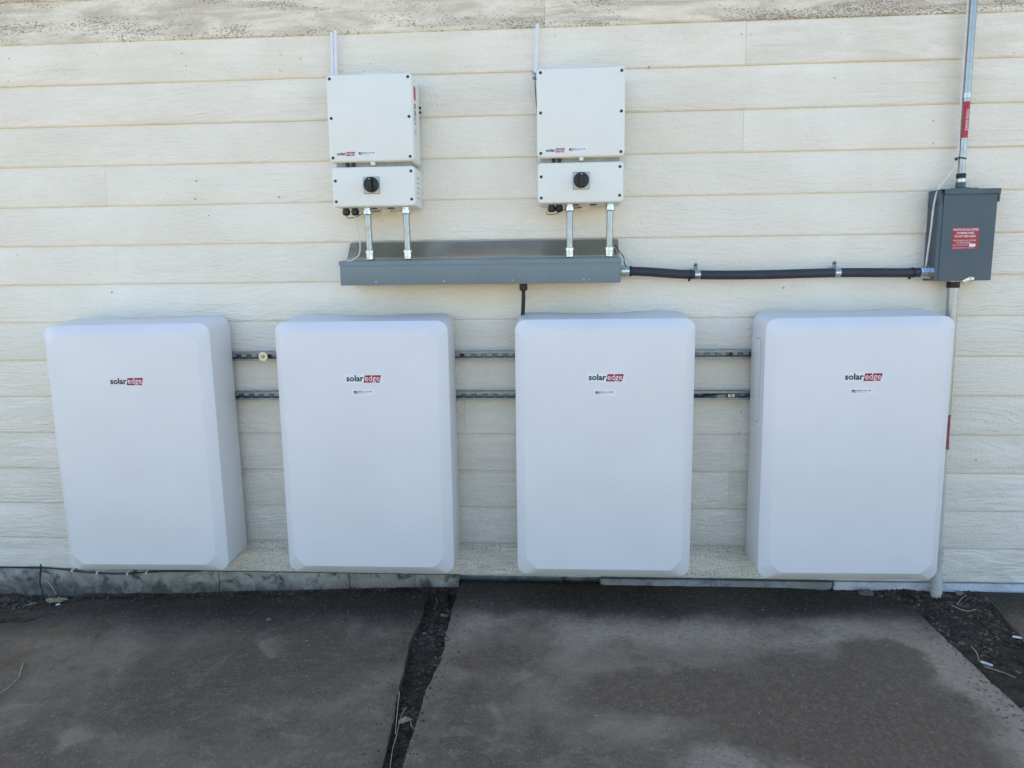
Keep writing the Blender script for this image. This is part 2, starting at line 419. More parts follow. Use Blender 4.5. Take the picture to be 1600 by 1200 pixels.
def lerp(pts, x):
    if x <= pts[0][0]: return pts[0][1]
    for (a, b), (c, d) in zip(pts[:-1], pts[1:]):
        if x <= c: return b+(d-b)*(x-a)/(c-a)
    return pts[-1][1]
def slabA_z(x, y):
    w = lerp([(-3.6, .015), (-2.44, .045), (-1.9, .057), (-1.57, .075), (-1.09, .096), (-.6, .112)], x)
    return w+.016*y+.004*nz(x, y, 0, 2)+.0012*nz(x, y, 1, 14)
def slabB_z(x, y): return .145+.012*y+.003*nz(x, y, 5, 2)+.001*nz(x, y, 6, 14)
def soil_gap_z(x, y): return .070+.014*y+.010*nz(x, y, 2, 9)+.006*nz(x, y, 7, 30)+(.015 if y > -.08 else 0)*0
def edgeA(y): return lerp([(-3.4, .16), (-1.29, .066), (-1.12, .049), (-.85, .023), (-.5, -.010), (-.36, .005), (-.1, -.003), (0, -.01)], y)+.010*nz(0, y, 4, 9)+.005*nz(0, y, 9, 40)
def backA(x): return lerp([(-3.6, -.215), (-2.75, -.20), (-2.60, -.10), (-2.45, -.035), (-1.9, -.02), (-1.2, -.012), (-.6, -.02)], x)+.010*nz(x, 0, 8, 8)+.006*nz(x, 0, 2, 40)
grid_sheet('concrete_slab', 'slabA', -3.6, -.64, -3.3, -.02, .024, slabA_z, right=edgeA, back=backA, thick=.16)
def edgeB(y): return lerp([(-3.4, .0), (-.92, -.006), (-.74, .016), (-.32, 0), (.04, -.006)], y)+.008*nz(1, y, 4, 9)+.006*nz(3, y, 4, 34)
def edgeBr(y): return .003*nz(7, y, 4, 14)
def backB(x): return .035 if x < 1.15 else lerp([(1.15, .025), (1.3, -.01), (1.45, -.02), (1.58, -.10), (1.66, -.17)], x)+.012*nz(x, 0, 1, 14)
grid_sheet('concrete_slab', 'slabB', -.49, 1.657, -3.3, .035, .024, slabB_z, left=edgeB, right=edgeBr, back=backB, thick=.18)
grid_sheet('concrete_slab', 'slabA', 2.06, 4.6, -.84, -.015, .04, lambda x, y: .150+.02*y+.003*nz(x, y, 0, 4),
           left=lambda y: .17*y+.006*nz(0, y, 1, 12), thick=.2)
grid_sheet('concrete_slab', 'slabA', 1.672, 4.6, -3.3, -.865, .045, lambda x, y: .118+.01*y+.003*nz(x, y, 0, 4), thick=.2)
grid_sheet('soil', 'soil', -.80, -.44, -3.3, .035, .02, soil_gap_z, thick=.1)
def soil_right_z(x, y): return .140+.05*max(y, -.5)+.014*nz(x, y, 2, 5)+.007*nz(x, y, 7, 22)
grid_sheet('soil', 'soil', 1.20, 2.12, -.90, .03, .022, soil_right_z, thick=.1)
def soil_left_z(x, y): return .030+.012*nz(x, y, 2, 6)+.006*nz(x, y, 7, 24)
grid_sheet('soil', 'soil', -3.6, -2.30, -.32, .03, .02, soil_left_z, thick=.1)
# crumbs of soil packed into the joint along the foundation
grid_sheet('soil', 'soil', -2.32, -.55, -.075, .03, .012,
           lambda x, y: slabA_z(x, -.02)-.004+.007*nz(x, y, 3, 14)+.006*nz(x, y, 5, 45)-max(0, (-.028-.018*nz(x, 0, 4, 6)-.012*nz(x, 0, 9, 21)-y)*.7), thick=.05)

# ------------------------------------------------------------------ setting: house
house = thing('house', 'cream lap sided house wall with mildewed top boards above a low concrete foundation', 'house', (0, 0, 0))
S, Z0, T = .18797, 2.797, .0092
JOINTS = {0: [-.049], 1: [.847], 3: [.849], 4: [-2.177], 6: [-2.171], 10: [-.451, .865], 11: [.856], 12: [.841]}
MIL = {-2: (.85, 0, .9), -1: (.9, 0, .95), 0: (.95, 0, .85), 1: (.58, 0, .30), 2: (.12, 0, .12), 13: (0, .3, .22), 14: (0, .7, .45), 12: (0, .22, .22), 11: (0, .08, .20), 10: (0, 0, .18)}  # on the low rows the grey value also paints in the wall's shade
for i in range(-2, 15):
    zb = Z0-S*i; h = S+.026
    if i == 14: zb, h = .184, Z0-S*13-.184+.026
    if i == -2: h = S
    js = [-7.5]+sorted(JOINTS.get(i, [])+[-4.3+random.uniform(-.5, .5), 3.9+random.uniform(-.6, .6)])+[7.5]
    for a, b in zip(js[:-1], js[1:]):
        bm = B(); n = max(4, int((b-a)/.30)); rings = []
        dy = random.uniform(-.0012, .0008); dz = random.uniform(-.0008, .0008); tilt = .0107/S
        for k in range(n+1):
            g0, g1 = (.0001 if abs(q+2.17) < .05 else .0005 for q in (a, b)); x = a+g0+(b-a-g0-g1)*k/n
            w = .0014*nz(x, i*3.1, 0, 2.2); wz = .0010*nz(x, i*5.7, 4, 3.1)
            yb = w+dy; z_ = zb+dz+wz
            rings.append([(x, yb+.0068, z_), (x, yb+.0028, z_+.0034), (x, yb, z_+.0105), (x, yb+tilt*h, zb+h), (x, yb+tilt*h+T, zb+h), (x, yb+T, z_)])
        loft(bm, rings)
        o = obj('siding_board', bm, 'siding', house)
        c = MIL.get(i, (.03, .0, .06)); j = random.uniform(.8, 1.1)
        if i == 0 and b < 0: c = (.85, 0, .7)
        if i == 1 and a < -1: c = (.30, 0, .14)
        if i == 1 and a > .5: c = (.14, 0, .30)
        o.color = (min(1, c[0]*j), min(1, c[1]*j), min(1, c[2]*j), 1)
# sheathing behind the boards, soffit, fascia, roof
bm = B(); box(bm, -7.5, 7.5, .034, .15, .17, 3.4); obj('wall_sheathing', bm, 'soffit', house)
bm = B(); box(bm, -7.9, 7.9, -.14, .03, 3.178, 3.20); obj('soffit', bm, 'soffit', house)
bm = B(); box(bm, -7.9, 7.9, -.165, -.142, 3.15, 3.36); obj('fascia', bm, 'soffit', house)
bm = B(); loft(bm, [[(x, -.20, 3.37), (x, 4.4, 5.3), (x, 9.3, 3.34), (x, 9.3, 3.22), (x, 4.4, 5.18), (x, -.20, 3.33)] for x in (-8, 8)]); obj('roof', bm, 'roof', house)
for x in (-7.5, 7.38):
    bm = B(); loft(bm, [[(q, .151, -.05), (q, .151, 3.3), (q, 4.4, 5.1), (q, 8.8, 3.3), (q, 8.8, -.05)] for q in (x, x+.12)]); obj('end_wall', bm, 'soffit', house)
bm = B(); box(bm, -7.5, 7.5, 8.8, 8.92, -.05, 3.3); obj('back_wall', bm, 'soffit', house)
# nail heads, too small to pick apart
bm = B()
NL = [(-2.598, 2.737), (-2.166, 2.736), (-1.749, 2.735), (-1.732, 2.678), (-1.278, 2.716), (-1.183, 2.694), (-1.283, 2.643), (-2.611, 2.633), (-1.724, 2.155), (-1.734, 2.071),
      (-1.321, 2.073), (-2.668, 1.819), (-1.677, 1.992), (-.021, 2.81), (.826, 2.74), (.868, 2.736), (1.255, 2.732), (1.257, 2.66), (1.241, 2.542), (-.018, 2.649), (.394, 2.634),
      (.42, 2.612), (1.681, 2.348), (1.683, 2.252), (1.987, 2.82), (1.997, 2.624), (-.884, 2.629), (-.856, 2.662), (-.444, 2.835), (2.0, 1.2), (2.02, .98), (1.99, .80), (-2.2, 1.63), (1.06, 1.62), (.885, 1.03), (.88, .93)]
for x, z in NL:
    i = math.floor((Z0-z)/S)+1; zb = Z0-S*i; y = .0107/S*(z-zb)
    cyl(bm, (x, y+.001, z), (x, y-.0006, z), .0052, 10, mi=1)
    cyl(bm, (x+.0008, y-.0004, z+.0010), (x+.0008, y-.0012, z+.0010), .0040, 10)
obj('nail_heads', bm, ['nail', 'rust'], house, kind='stuff')
# foundation, in the lengths its cracks leave
def found_block(x0, x1, yf, z0, z1, name, mat, rough=.004, wav=0):
    bm = B(); nx = max(3, int((x1-x0)/.03)); nzv = 9; G = []
    for j in range(nzv+1):
        row = []
        for i in range(nx+1):
            x = x0+(x1-x0)*i/nx; z = z0+(z1-z0)*j/nzv
            if i in (0, nx): x += .012*nz(z, x, 5, 26)+.004*nz(z, x, 8, 90)
            if j == 0 and wav: z += wav*nz(x, 0, 5, 7)
            row.append(bm.verts.new((x, yf+rough*nz(x, z, 2, 11)+rough*.5*nz(x, z, 3, 40)+(.004 if i in (0, nx) else 0), z)))
        G.append(row)
    for j in range(nzv):
        for i in range(nx): bm.faces.new((G[j][i], G[j][i+1], G[j+1][i+1], G[j+1][i]))
    back = [bm.verts.new((v.co.x, .14 if yf > -.004 else .03, v.co.z)) for v in (G[0][0], G[0][nx], G[nzv][nx], G[nzv][0])]
    # close the top, bottom and sides
    bm.faces.new(G[nzv][::1]+[back[2], back[3]]); bm.faces.new(G[0][::-1]+[back[0], back[1]])
    bm.faces.new([G[j][0] for j in range(nzv+1)]+[back[3], back[0]]); bm.faces.new([G[j][nx] for j in range(nzv, -1, -1)]+[back[1], back[2]])
    return obj(name, bm, mat, house, sharp=60)
found_block(-7.5, -1.766, .004, -.05, .1805, 'foundation_block', 'found')
found_block(-1.762, -1.069, .005, -.05, .1805, 'foundation_block', 'found')
found_block(-1.065, -.50, .006, -.05, .1805, 'foundation_block', 'found')
found_block(-.494, 7.5, .085, -.05, .160, 'foundation_block', 'found')
found_block(.218, 1.36, -.004, .134, .176, 'base_strip', 'strip', .002, .006)
found_block(1.372, 7.2, -.006, .133, .180, 'base_flashing', 'flash', .002, .012)

# ------------------------------------------------------------------ batteries
BW, BH = .79, 1.186
def battery_cover():
    bm = B(); hw = BW/2; n = 6
    def oc(i, r, y, top=0, bot=0, cut=False): return ring(rrect(-hw+i, hw-i, i+bot, BH-i+top, r, n, cut), y)
    rings = [oc(.012, .05, -.046, .026, .0), oc(.002, .055, -.052, .024, -.002), oc(-.001, .056, -.066, .022, -.002), oc(0, .052, -.16, .012), oc(0, .047, -.262), oc(.0025, .046, -.2655),
             oc(.0410, .050, -.2965, 0, 0, True), oc(.0425, .050, -.2976, 0, 0, True), oc(.0445, .048, -.2980, 0, 0, True)]
    # hand grip dished into the top edge at the back
    def dip(p):
        x, y, z = p
        if z > BH-.02 and y > -.2: z -= .007*math.exp(-(x/.20)**4)*min(1, (y+.2)/.1)
        return (x, y, z)
    # finer top edge so the dish can show
    def dense(r):
        out = []
        for i, p in enumerate(r):
            q = r[(i+1) % len(r)]; out.append(p)
            if abs(q[0]-p[0]) > .3:
                for t in range(1, 12): out.append(tuple(p[a]+(q[a]-p[a])*t/12 for a in range(3)))
        return [dip(p) for p in out]
    loft(bm, [dense(r) for r in rings])
    finish(bm, 16)
    return bm
def logo(parent, x0, w, zb, y, part='logo', film=True):
    """dark 'solar' and light 'edge' on a red slanted block, from x0, width w, baseline zb"""
    h = w*.115
    bm = B()
    if film:
        quad_xz(bm, [(x0-w*.05, zb-h*.55), (x0+w*1.03, zb-h*.55), (x0+w*1.03, zb+h*1.75), (x0-w*.05, zb+h*1.75)], y)
    else:
        quad_xz(bm, [(x0-w*.01, zb-h*.40), (x0+w*.52, zb-h*.40), (x0+w*.52, zb+h*1.5), (x0-w*.01, zb+h*1.5)], y)
    root = obj(part, bm, 'film' if film else 'battery', parent, True, recalc=False)
    bm = B(); text(bm, 'solar', x0, x0+w*.50, zb, h, y-.0004, .030); obj('lettering', bm, 'ink', root, True, recalc=False)
    bm = B(); quad_xz(bm, [(x0+w*.492, zb-h*.38), (x0+w*.945, zb-h*.38), (x0+w, zb+h*1.46), (x0+w*.535, zb+h*1.46)], y-.0004); obj('red_block', bm, 'red', root, True, recalc=False)
    bm = B(); text(bm, 'edge', x0+w*.535, x0+w*.955, zb, h, y-.0008, .004); obj('lettering', bm, 'whiteink', root, True, recalc=False)
    return root
def flag_label(parent, x0, w, z0, y):
    """small sticker: striped flag and two lines of print; x0, z0 lower left of the flag"""
    h = w*.155; fw = w*.25
    bm = B(); quad_xz(bm, [(x0-w*.12, z0-h*.7), (x0+w*1.12, z0-h*.7), (x0+w*1.12, z0+h*1.6), (x0-w*.12, z0+h*1.6)], y)
    root = obj('origin_label', bm, 'film', parent, True, recalc=False)
    bm = B()
    for k in range(7):
        quad_xz(bm, [(x0, z0+h*(2*k)/13), (x0+fw, z0+h*(2*k)/13), (x0+fw, z0+h*(2*k+1)/13), (x0, z0+h*(2*k+1)/13)], y-.0004)
    quad_xz(bm, [(x0, z0+h*.46), (x0+fw*.45, z0+h*.46), (x0+fw*.45, z0+h), (x0, z0+h)], y-.0007, 1)
    obj('flag', bm, ['red', 'blue'], root, True, recalc=False)
    bm = B(); text(bm, 'Made in the USA', x0+fw*1.15, x0+w, z0+h*.55, h*.42, y-.0004, .02, 0, 'H')
    text(bm, 'Of imported parts', x0+fw*1.15, x0+w*.72, z0+h*.08, h*.22, y-.0004, 0, 0, 'H')
    obj('lettering', bm, 'ink', root, True, recalc=False)

X = [-2.36492, -1.27158, -.18035, .91407]; DZ = [-.00553, .00043, .00269, .00242]; RO = [.01065, .00243, .00188, .00809]; WD = [.00145, -.00046, -.00471, -.00476]
ZT, ZBm = 1.49263, .30662
BL = ['leftmost white wall battery, the one with no flag sticker under its logo',
      'white wall battery second from left, right of the rail with the bright washer',
      'white wall battery with a black cable running into its top left corner',
      'rightmost white wall battery, with an access panel outlined in its left side']
LOGO = [(-2.048, .157, 1.2165), (-.943, .159, 1.2265), (.142, .154, 1.2295), (1.240, .157, 1.2295)]
FLAG = [None, (-.911, .082, 1.1690), (.172, .080, 1.1665), (1.272, .082, 1.1715)]
cover_bm = battery_cover()
cover_me = bpy.data.meshes.new('cover'); cover_bm.to_mesh(cover_me); cover_bm.free(); cover_me.materials.append(MAT['battery'])
bm = B(); box(bm, -.36, .36, -.046, -.036, .04, BH-.03, .004); finish(bm)
plate_me = bpy.data.meshes.new('back_plate'); bm.to_mesh(plate_me); bm.free(); plate_me.materials.append(MAT['heat'])
for j in range(4):
    xc = X[j]+.395*(1+WD[j]); zb = ZBm+DZ[j]
    t = thing('wall_battery', BL[j], 'battery', (xc+RO[j]*BH/2, 0, zb), 'white battery cabinets hung along the wall', (0, -RO[j], 0))
    for nm, me in (('cover', cover_me), ('back_plate', plate_me)):
        o = bpy.data.objects.new(nm, me); COL.objects.link(o); o.parent = t
    lx, lw, lz = LOGO[j]; cx = t.location.x
    sh = (lx-cx)-RO[j]*(lz-zb)*0
    logo(t, lx-cx+RO[j]*(lz-zb), lw, lz-zb-RO[j]*(lx+lw/2-xc), -.2986, film=(j > 0))
    if FLAG[j]:
        fx, fw_, fz = FLAG[j]
        flag_label(t, fx-cx+RO[j]*(fz-zb), fw_, fz-zb-RO[j]*(fx-xc), -.2986)
    # access panel in the left side: a plate flush in a narrow groove, on every cabinet
    yz = [(p[0], p[1]) for p in rrect(-.200, -.054, .715, 1.090, .016, 4)]
    bm = B(); hw = BW/2
    o_ = [(p[0], p[1]) for p in rrect(-.2022, -.0518, .7128, 1.0922, .018, 4)]
    loft(bm, [[(-hw+.003, p[0], p[1]) for p in o_], [(-hw-.0004, p[0], p[1]) for p in o_]]); g = obj('panel_groove', bm, 'greyink', t, True)
    bm = B(); loft(bm, [[(-hw-.0002, p[0], p[1]) for p in yz], [(-hw-.0016, p[0], p[1]) for p in yz], [(-hw-.0022, p[0]*.985-.002, .9025+(p[1]-.9025)*.99) for p in yz]]); a = obj('access_panel', bm, 'battery', t, True)
    for zz in (1.02, .765):
        bm = B(); box(bm, -hw-.0045, -hw-.002, -.105, -.085, zz, zz+.045, .0012); obj('latch', bm, 'battery', a, True)
    # small grip moulding low on the left edge
    bm = B(); box(bm, -hw-.007, -hw+.002, -.20, -.10, .70, .708, .002); obj('grip', bm, 'battery', t, True)

# ------------------------------------------------------------------ inverters
def screw(parent, x, z, y, r=.0066):
    bm = B(); lathe(bm, (x, y+.001, z), (0, -1, 0), [(0, r), (.0022, r), (.0034, r*.82), (.0034, r*.45), (.0018, r*.40)], 14)
    return obj('screw', bm, 'screw', parent, True)
def tray(x0, x1, z0, z1, yb, yf, r):
    bm = B()
    loft(bm, [ring(rrect(x0+i, x1-i, z0+i, z1-i, r-i*.5, 5), y) for i, y in ((0, yb), (0, yf+.010), (.0015, yf+.004), (.005, yf+.0012), (.010, yf))])
    return bm
IX = [-.8178, .1080]
IL = ['white inverter on the left, with a red label on its right side',
      'white inverter on the right, with a leaning antenna at its top left corner']
for j in range(2):
    t = thing('solar_inverter', IL[j], 'inverter', (IX[j], 0, 2.003), 'white inverters above the grey wiring trough')
    w = .191
    bm = B(); loft(bm, [ring(rrect(-w+.006, w-.006, .200, .558, .012, 3), y) for y in (.0, -.105)]); obj('heat_sink', bm, 'heat', t, True)
    c = obj('cover', tray(-w, w, .1935, .566, -.030, -.185, .016), 'white', t, True, sharp=40)
    for x in (-w+.017, w-.017):
        for z in (.2125, .3815, .5475): screw(c, x, z, -.185)
    dx = -.812+.8178-.16 if j == 0 else -.1510
    logo(t, (-.1545 if j == 0 else -.151), .082, .2235 if j == 0 else .2185, -.1855, film=True)
    flag_label(t, -.057 if j == 0 else -.0505, .072, .2235 if j == 0 else .2195, -.1855)
    # rubber plugs and hinge tab in the gap between the boxes
    bm = B(); box(bm, -.17, .17, -.150, -.02, .170, .198); obj('gap_bracket', bm, 'heat', t, True)
    for x in (-.118, -.092):
        bm = B(); cyl(bm, (x, -.158, .174), (x, -.158, .1935), .008, 10); obj('plug', bm, 'plastic', t, True)
    bm = B(); box(bm, -.006, .012, -.182, -.15, .180, .1935, .001, 1); obj('hinge_tab', bm, 'white', t, True)
    if j == 0:      # stickers on the right side
        xx = w+.0006
        def side(bm, y0, y1, z0, z1, skew=0, mi=0, e=0):
            bm.faces.new([bm.verts.new(p) for p in ((xx+e, y0, z0+skew), (xx+e, y1, z0), (xx+e, y1, z1), (xx+e, y0, z1+skew))]).material_index = mi
        bm = B(); side(bm, -.150, -.110, .462, .520); l = obj('warning_label', bm, 'redlabel', t, True, recalc=False)
        bm = B(); side(bm, -.150, -.112, .350, .452); l = obj('data_label', bm, 'film', t, True, recalc=False)
        bm = B()
        for z0, z1, y0, y1 in ((.425, .447, -.146, -.116), (.395, .418, -.146, -.138), (.395, .418, -.132, -.116), (.372, .390, -.146, -.140), (.372, .390, -.128, -.116), (.356, .367, -.140, -.120)):
            side(bm, y0, y1, z0, z1, e=.0004)
        obj('print', bm, 'greyink', l, True, recalc=False)
        bm = B(); side(bm, -.145, -.115, .312, .340); l = obj('data_label', bm, 'film', t, True, recalc=False)
        bm = B()
        for k in range(4): side(bm, -.143, -.117, .315+k*.006, .318+k*.006, e=.0004)
        obj('print', bm, 'greyink', l, True, recalc=False)
        for z in (.452, .432):
            bm = B(); lathe(bm, (w-.002, -.03, z), (1, 0, 0), [(0, .0055), (.009, .0055), (.011, .004)], 10); obj('vent_plug', bm, 'plastic', t, True)
    # isolator box below
    sb = obj('switch_box', tray(-w+.002, w-.002, .0, .1755, -.004, -.170, .015), 'white', t, True, sharp=40)
    for x, z in ((-w+.018, .115), (-w+.018, .024), (w-.019, .152), (w-.019, .030)): screw(sb, x, z, -.170)
    kx, kz = (-.008, .093) if j == 0 else (.003, .095)
    bm = B(); loft(bm, [ring(rrect(kx-i, kx+i, kz-i-.001, kz+i+.001, .002, 2), y) for i, y in ((.0365, -.168), (.0365, -.1725), (.0350, -.173))]); pl = obj('switch_plate', bm, 'heat', sb, True)
    bm = B(); loft(bm, [ring(rrect(kx-.0330, kx+.0330, kz-.034, kz+.034, .002, 2), y) for y in (-.1728, -.1736)]); obj('plate_face', bm, 'plateface', pl, True)
    kb = B(); lathe(kb, (kx, -.172, kz+.002), (0, -1, 0), [(0, .034), (.012, .034), (.020, .0325), (.022, .030)], 32)
    box(kb, kx-.009, kx+.009, -.214, -.190, kz-.027, kz+.031, .004); obj('knob', kb, 'knob', sb, True)
    bm = B(); quad_xz(bm, [(kx-.003, kz+.021), (kx+.005, kz+.021), (kx+.005, kz+.026), (kx-.003, kz+.026)], -.2145); obj('knob_mark', bm, 'straw', sb, True, recalc=False)
    if j == 0:
        bm = B()
        for k in range(5): box(bm, w-.0025, w-.0012, -.13+k*.002, -.06, .040+k*.022, .043+k*.022)
        obj('side_print', bm, 'heat', sb, True)
    # cable glands under it
    for k, x in enumerate((-.150, -.108) if j == 0 else (-.128, -.094)):
        bm = B(); lathe(bm, (x, -.10, .002), (0, 0, -1), [(0, .014), (.010, .014), (.010, .0175), (.026, .0175), (.032, .013), (.034, .006)], 14); obj('cable_gland', bm, 'plastic', t, True)
    for x in (-.02, .06):
        bm = B(); lathe(bm, (x, -.10, .002), (0, 0, -1), [(0, .017), (.005, .017), (.006, .013)], 14); obj('blank_plug', bm, 'plastic', t, True)
    bm = B(); box(bm, .008, .026, -.06, -.055, -.022, .002); box(bm, .030, .042, -.06, -.055, -.018, .002); obj('bracket', bm, 'white', t, True)
    bm = B(); tube(bm, [(-.150, -.10, -.028), (-.146, -.10, -.040), (-.126, -.10, -.042), (-.10, -.10, -.036), (-.07, -.10, -.022), (-.03, -.10, -.016), (.01, -.10, -.012)], .0018, 6); obj('jumper_wire', bm, 'cable', t, True)

# antennas standing behind the inverters
t = thing('antenna', 'short white twin tube antenna standing upright behind the left inverter', 'antenna', (-1.014, -.03, 2.50))
for dx, r, z1 in ((-.0085, .0072, 2.792), (.0085, .0072, 2.802)):
    bm = B(); cyl(bm, (-1.018+dx, -.03, 2.50), (-1.011+dx, -.03, z1), r, 12); obj('tube', bm, 'antenna', t)
t = thing('antenna', 'single thin white rod antenna leaning slightly right, clamped beside the right inverter', 'antenna', (-.094, -.03, 2.50))
bm = B(); cyl(bm, (-.092, -.03, 2.575), (-.0815, -.03, 2.800), .0088, 12); obj('tube', bm, 'antenna', t)
bm = B(); tube(bm, [(-.092, -.03, 2.60), (-.093, -.05, 2.55), (-.088, -.05, 2.46), (-.08, -.04, 2.35)], .002, 6); obj('lead', bm, 'cable', t)
for z in (2.590, 2.571):
    bm = B(); lathe(bm, (-.094, -.03, z-.005), (.2, 0, 1), [(0, .012), (.003, .0145), (.007, .0145), (.010, .011)], 14); obj('clamp', bm, 'steel', t)

# ------------------------------------------------------------------ short conduits between inverters and trough
def ring_slope_z(y): return lerp([(-.19, 1.755), (-.10, 1.783), (0, 1.852)], y)
CL = ['short galvanized conduit under the left inverter, the left one of its pair', 'short galvanized conduit under the left inverter, the right one of its pair',
      'short galvanized conduit under the right inverter, the left one of its pair', 'short galvanized conduit under the right inverter, the right one of its pair']
for k, (xt, xb) in enumerate(((-.862, -.858), (-.683, -.681), (.0622, .0618), (.2425, .2400))):
    y = -.122
    t = thing('conduit', CL[k], 'conduit', (xb, y, 1.775), 'short conduits between inverters and trough')
    bm = B(); cyl(bm, (xb, y, 1.79), (xt, y, 1.995), .0150, 18); obj('pipe', bm, 'steel', t)
    bm = B(); lathe(bm, (xt, y, 2.004), (0, 0, -1), [(0, .0205), (.008, .0205), (.0085, .0175), (.014, .0175), (.0145, .0215), (.030, .0215), (.033, .0185), (.034, .0155)], 8 if k % 2 else 18); obj('connector', bm, 'zinc', t)
    bm = B(); lathe(bm, (xb, y, 1.770), (0, 0, 1), [(0, .0185), (.010, .0185), (.0105, .0205), (.018, .0205), (.0185, .0185), (.026, .0185), (.0265, .0215), (.040, .0215), (.042, .0165)], 18); obj('connector', bm, 'zinc', t)

# ------------------------------------------------------------------ wiring trough
t = thing('wiring_trough', 'long grey sheet metal wiring trough with glossy sloped top under both inverters', 'trough', (-.348, 0, 1.652))
x0, x1 = -.976, .286
bm = B()
pr = [(-.002, 1.652), (-.186, 1.652), (-.186, 1.7535), (-.150, 1.7605), (-.095, 1.773), (-.080, 1.784), (-.024, 1.850), (-.002, 1.8535)]
nx = 40; rings = []
for i in range(nx+1):
    x = x0+(x1-x0)*i/nx; rings.append([(x, y, z+(.0022*nz(x, y, 1, 5) if 2 < q < 6 else 0)) for q, (y, z) in enumerate(pr)])
loft(bm, rings); body = obj('body', bm, ['troughtop'], t, sharp=40)
bm = B(); loft(bm, [[(x, -.187, 1.656), (x, -.1945, 1.6525), (x, -.1965, 1.656), (x, -.1965, 1.7405), (x, -.187, 1.7405)] for x in (x0-.004, x1)]); lid = obj('front_cover', bm, 'greypaint', t)
bm = B(); loft(bm, [[(x, -.150, 1.7655), (x, -.196, 1.7605), (x, -.2005, 1.758), (x, -.2005, 1.7405), (x, -.1975, 1.7405), (x, -.1975, 1.755), (x, -.150, 1.762)] for x in (x0-.008, x1+.003)]); obj('drip_lip', bm, 'greypaint', t)
for px in (-.817, -.505, -.194, .123, .147):
    bm = B(); r = .0052 if px < .14 else .0035; lathe(bm, (px, -.1955, 1.667), (0, -1, 0), [(0, r), (.002, r), (.0036, r*.5)], 12); obj('screw', bm, 'steel', t)
for xx in (x0, x1):
    bm = B(); pts = [(-.004, 1.654), (-.184, 1.654), (-.184, 1.752), (-.095, 1.771), (-.080, 1.782), (-.025, 1.847), (-.004, 1.851)]; s = -1 if xx < 0 else 1
    loft(bm, [[(q, y, z) for y, z in pts] for q in sorted((xx+s*.0004, xx+s*.0016))]); obj('end_plate', bm, 'greypaint', t)

# black lead from the trough down to the third battery
t = thing('cable', 'short thick black cable dropping from the trough to the third battery', 'cable', (-.151, -.10, 1.652))
bm = B(); lathe(bm, (-.151, -.10, 1.654), (0, 0, -1), [(0, .0185), (.030, .0185), (.034, .014), (.036, .010)], 8); obj('cable_gland', bm, 'plastic', t)
bm = B(); tube(bm, [(-.151, -.10, 1.63), (-.151, -.10, 1.59), (-.153, -.098, 1.55), (-.155, -.095, 1.505), (-.155, -.09, 1.47)], .0092, 12); obj('lead', bm, 'cable', t)

# thin white cable beside the first conduit, thin dark wire at the trough end
bm = B(); tube(bm, [(-.926, -.10, 1.985), (-.918, -.11, 1.93), (-.905, -.12, 1.86), (-.900, -.14, 1.81), (-.905, -.16, 1.785), (-.925, -.19, 1.766), (-.945, -.195, 1.763)], .0028, 6)
tag(obj('cable', bm, 'whitecable'), 'thin white cable hanging from the left inverter to the trough', 'cable')
bm = B(); tube(bm, [(.27, -.06, 1.825), (.285, -.10, 1.795), (.302, -.15, 1.765), (.306, -.15, 1.74), (.318, -.11, 1.722)], .0022, 6)
tag(obj('wire', bm, 'cable'), 'thin dark wire curling over the right end of the trough', 'wire')

# ------------------------------------------------------------------ flexible conduit to the panel
HY = -.072
t = thing('flexible_conduit', 'dark flexible conduit running from trough to grey electrical panel', 'conduit', (.30, HY, 1.70))
hp = [(.325, HY, 1.7035), (.40, HY, 1.7005), (.50, HY, 1.6925), (.60, HY, 1.6855), (.75, HY, 1.681), (.96, HY, 1.6805), (1.15, HY, 1.684), (1.30, HY, 1.6855), (1.45, HY, 1.6835), (1.56, HY, 1.682), (1.635, HY, 1.683)]
bm = B(); tube(bm, hp, .0208, 20, 5); obj('hose', bm, 'rubber', t)
bm = B(); lathe(bm, (.286, HY, 1.703), (1, 0, 0), [(0, .0195), (.012, .0195), (.0125, .027), (.022, .0275), (.034, .0275), (.040, .0245), (.050, .0235)], 12); obj('fitting', bm, 'zinc', t)
bm = B(); lathe(bm, (.335, HY, 1.703), (1, 0, -.02), [(0, .0235), (.012, .0235), (.013, .021)], 16); obj('ferrule', bm, 'cable', t)
bm = B(); lathe(bm, (1.681, HY, 1.6825), (-1, 0, 0), [(0, .0285), (.014, .0285), (.0145, .0255), (.018, .0255), (.0185, .0275), (.046, .0265), (.050, .0225)], 8); obj('fitting', bm, 'zinc', t)
for k, (x, zz, lab) in enumerate(((.645, 1.684, 'zinc strap on the dark flexible conduit nearer the trough, beside a cable tie'), (1.268, 1.6855, 'zinc strap on the dark flexible conduit nearer the electrical panel'))):
    t = thing('pipe_strap', lab, 'pipe strap', (x, -.02, zz), 'zinc straps on the flexible conduit')
    bm = B(); n = 20; rg = []
    for r in (.0212, .0228):
        pass
    loft(bm, [[(x+dx, HY+r*math.cos(2*PI*i/n), zz+r*math.sin(2*PI*i/n)) for i in range(n)] for dx, r in ((-.0125, .0211), (-.0125, .0228), (-.006, .0234), (.006, .0234), (.0125, .0228), (.0125, .0211))], False, False); obj('band', bm, 'zinc', t)
    bm = B(); pts = [(-.010, .0), (.010, 0), (.0105, .032), (.0075, .040), (0, .043), (-.0075, .040), (-.0105, .032)]
    loft(bm, [[(x+p[0]-.004, y, zz+.012+p[1]) for p in pts] for y in (-.050, -.0475)]); obj('ear', bm, 'strut', t)
    bm = B(); box(bm, x-.010, x+.004, -.050, .004, zz+.026, zz+.0285); obj('standoff', bm, 'zinc', t)
    bm = B(); lathe(bm, (x-.004, -.049, zz+.042), (0, -1, 0), [(0, .0055), (.002, .0062), (.0035, .003)], 12); obj('screw', bm, 'screw', t)
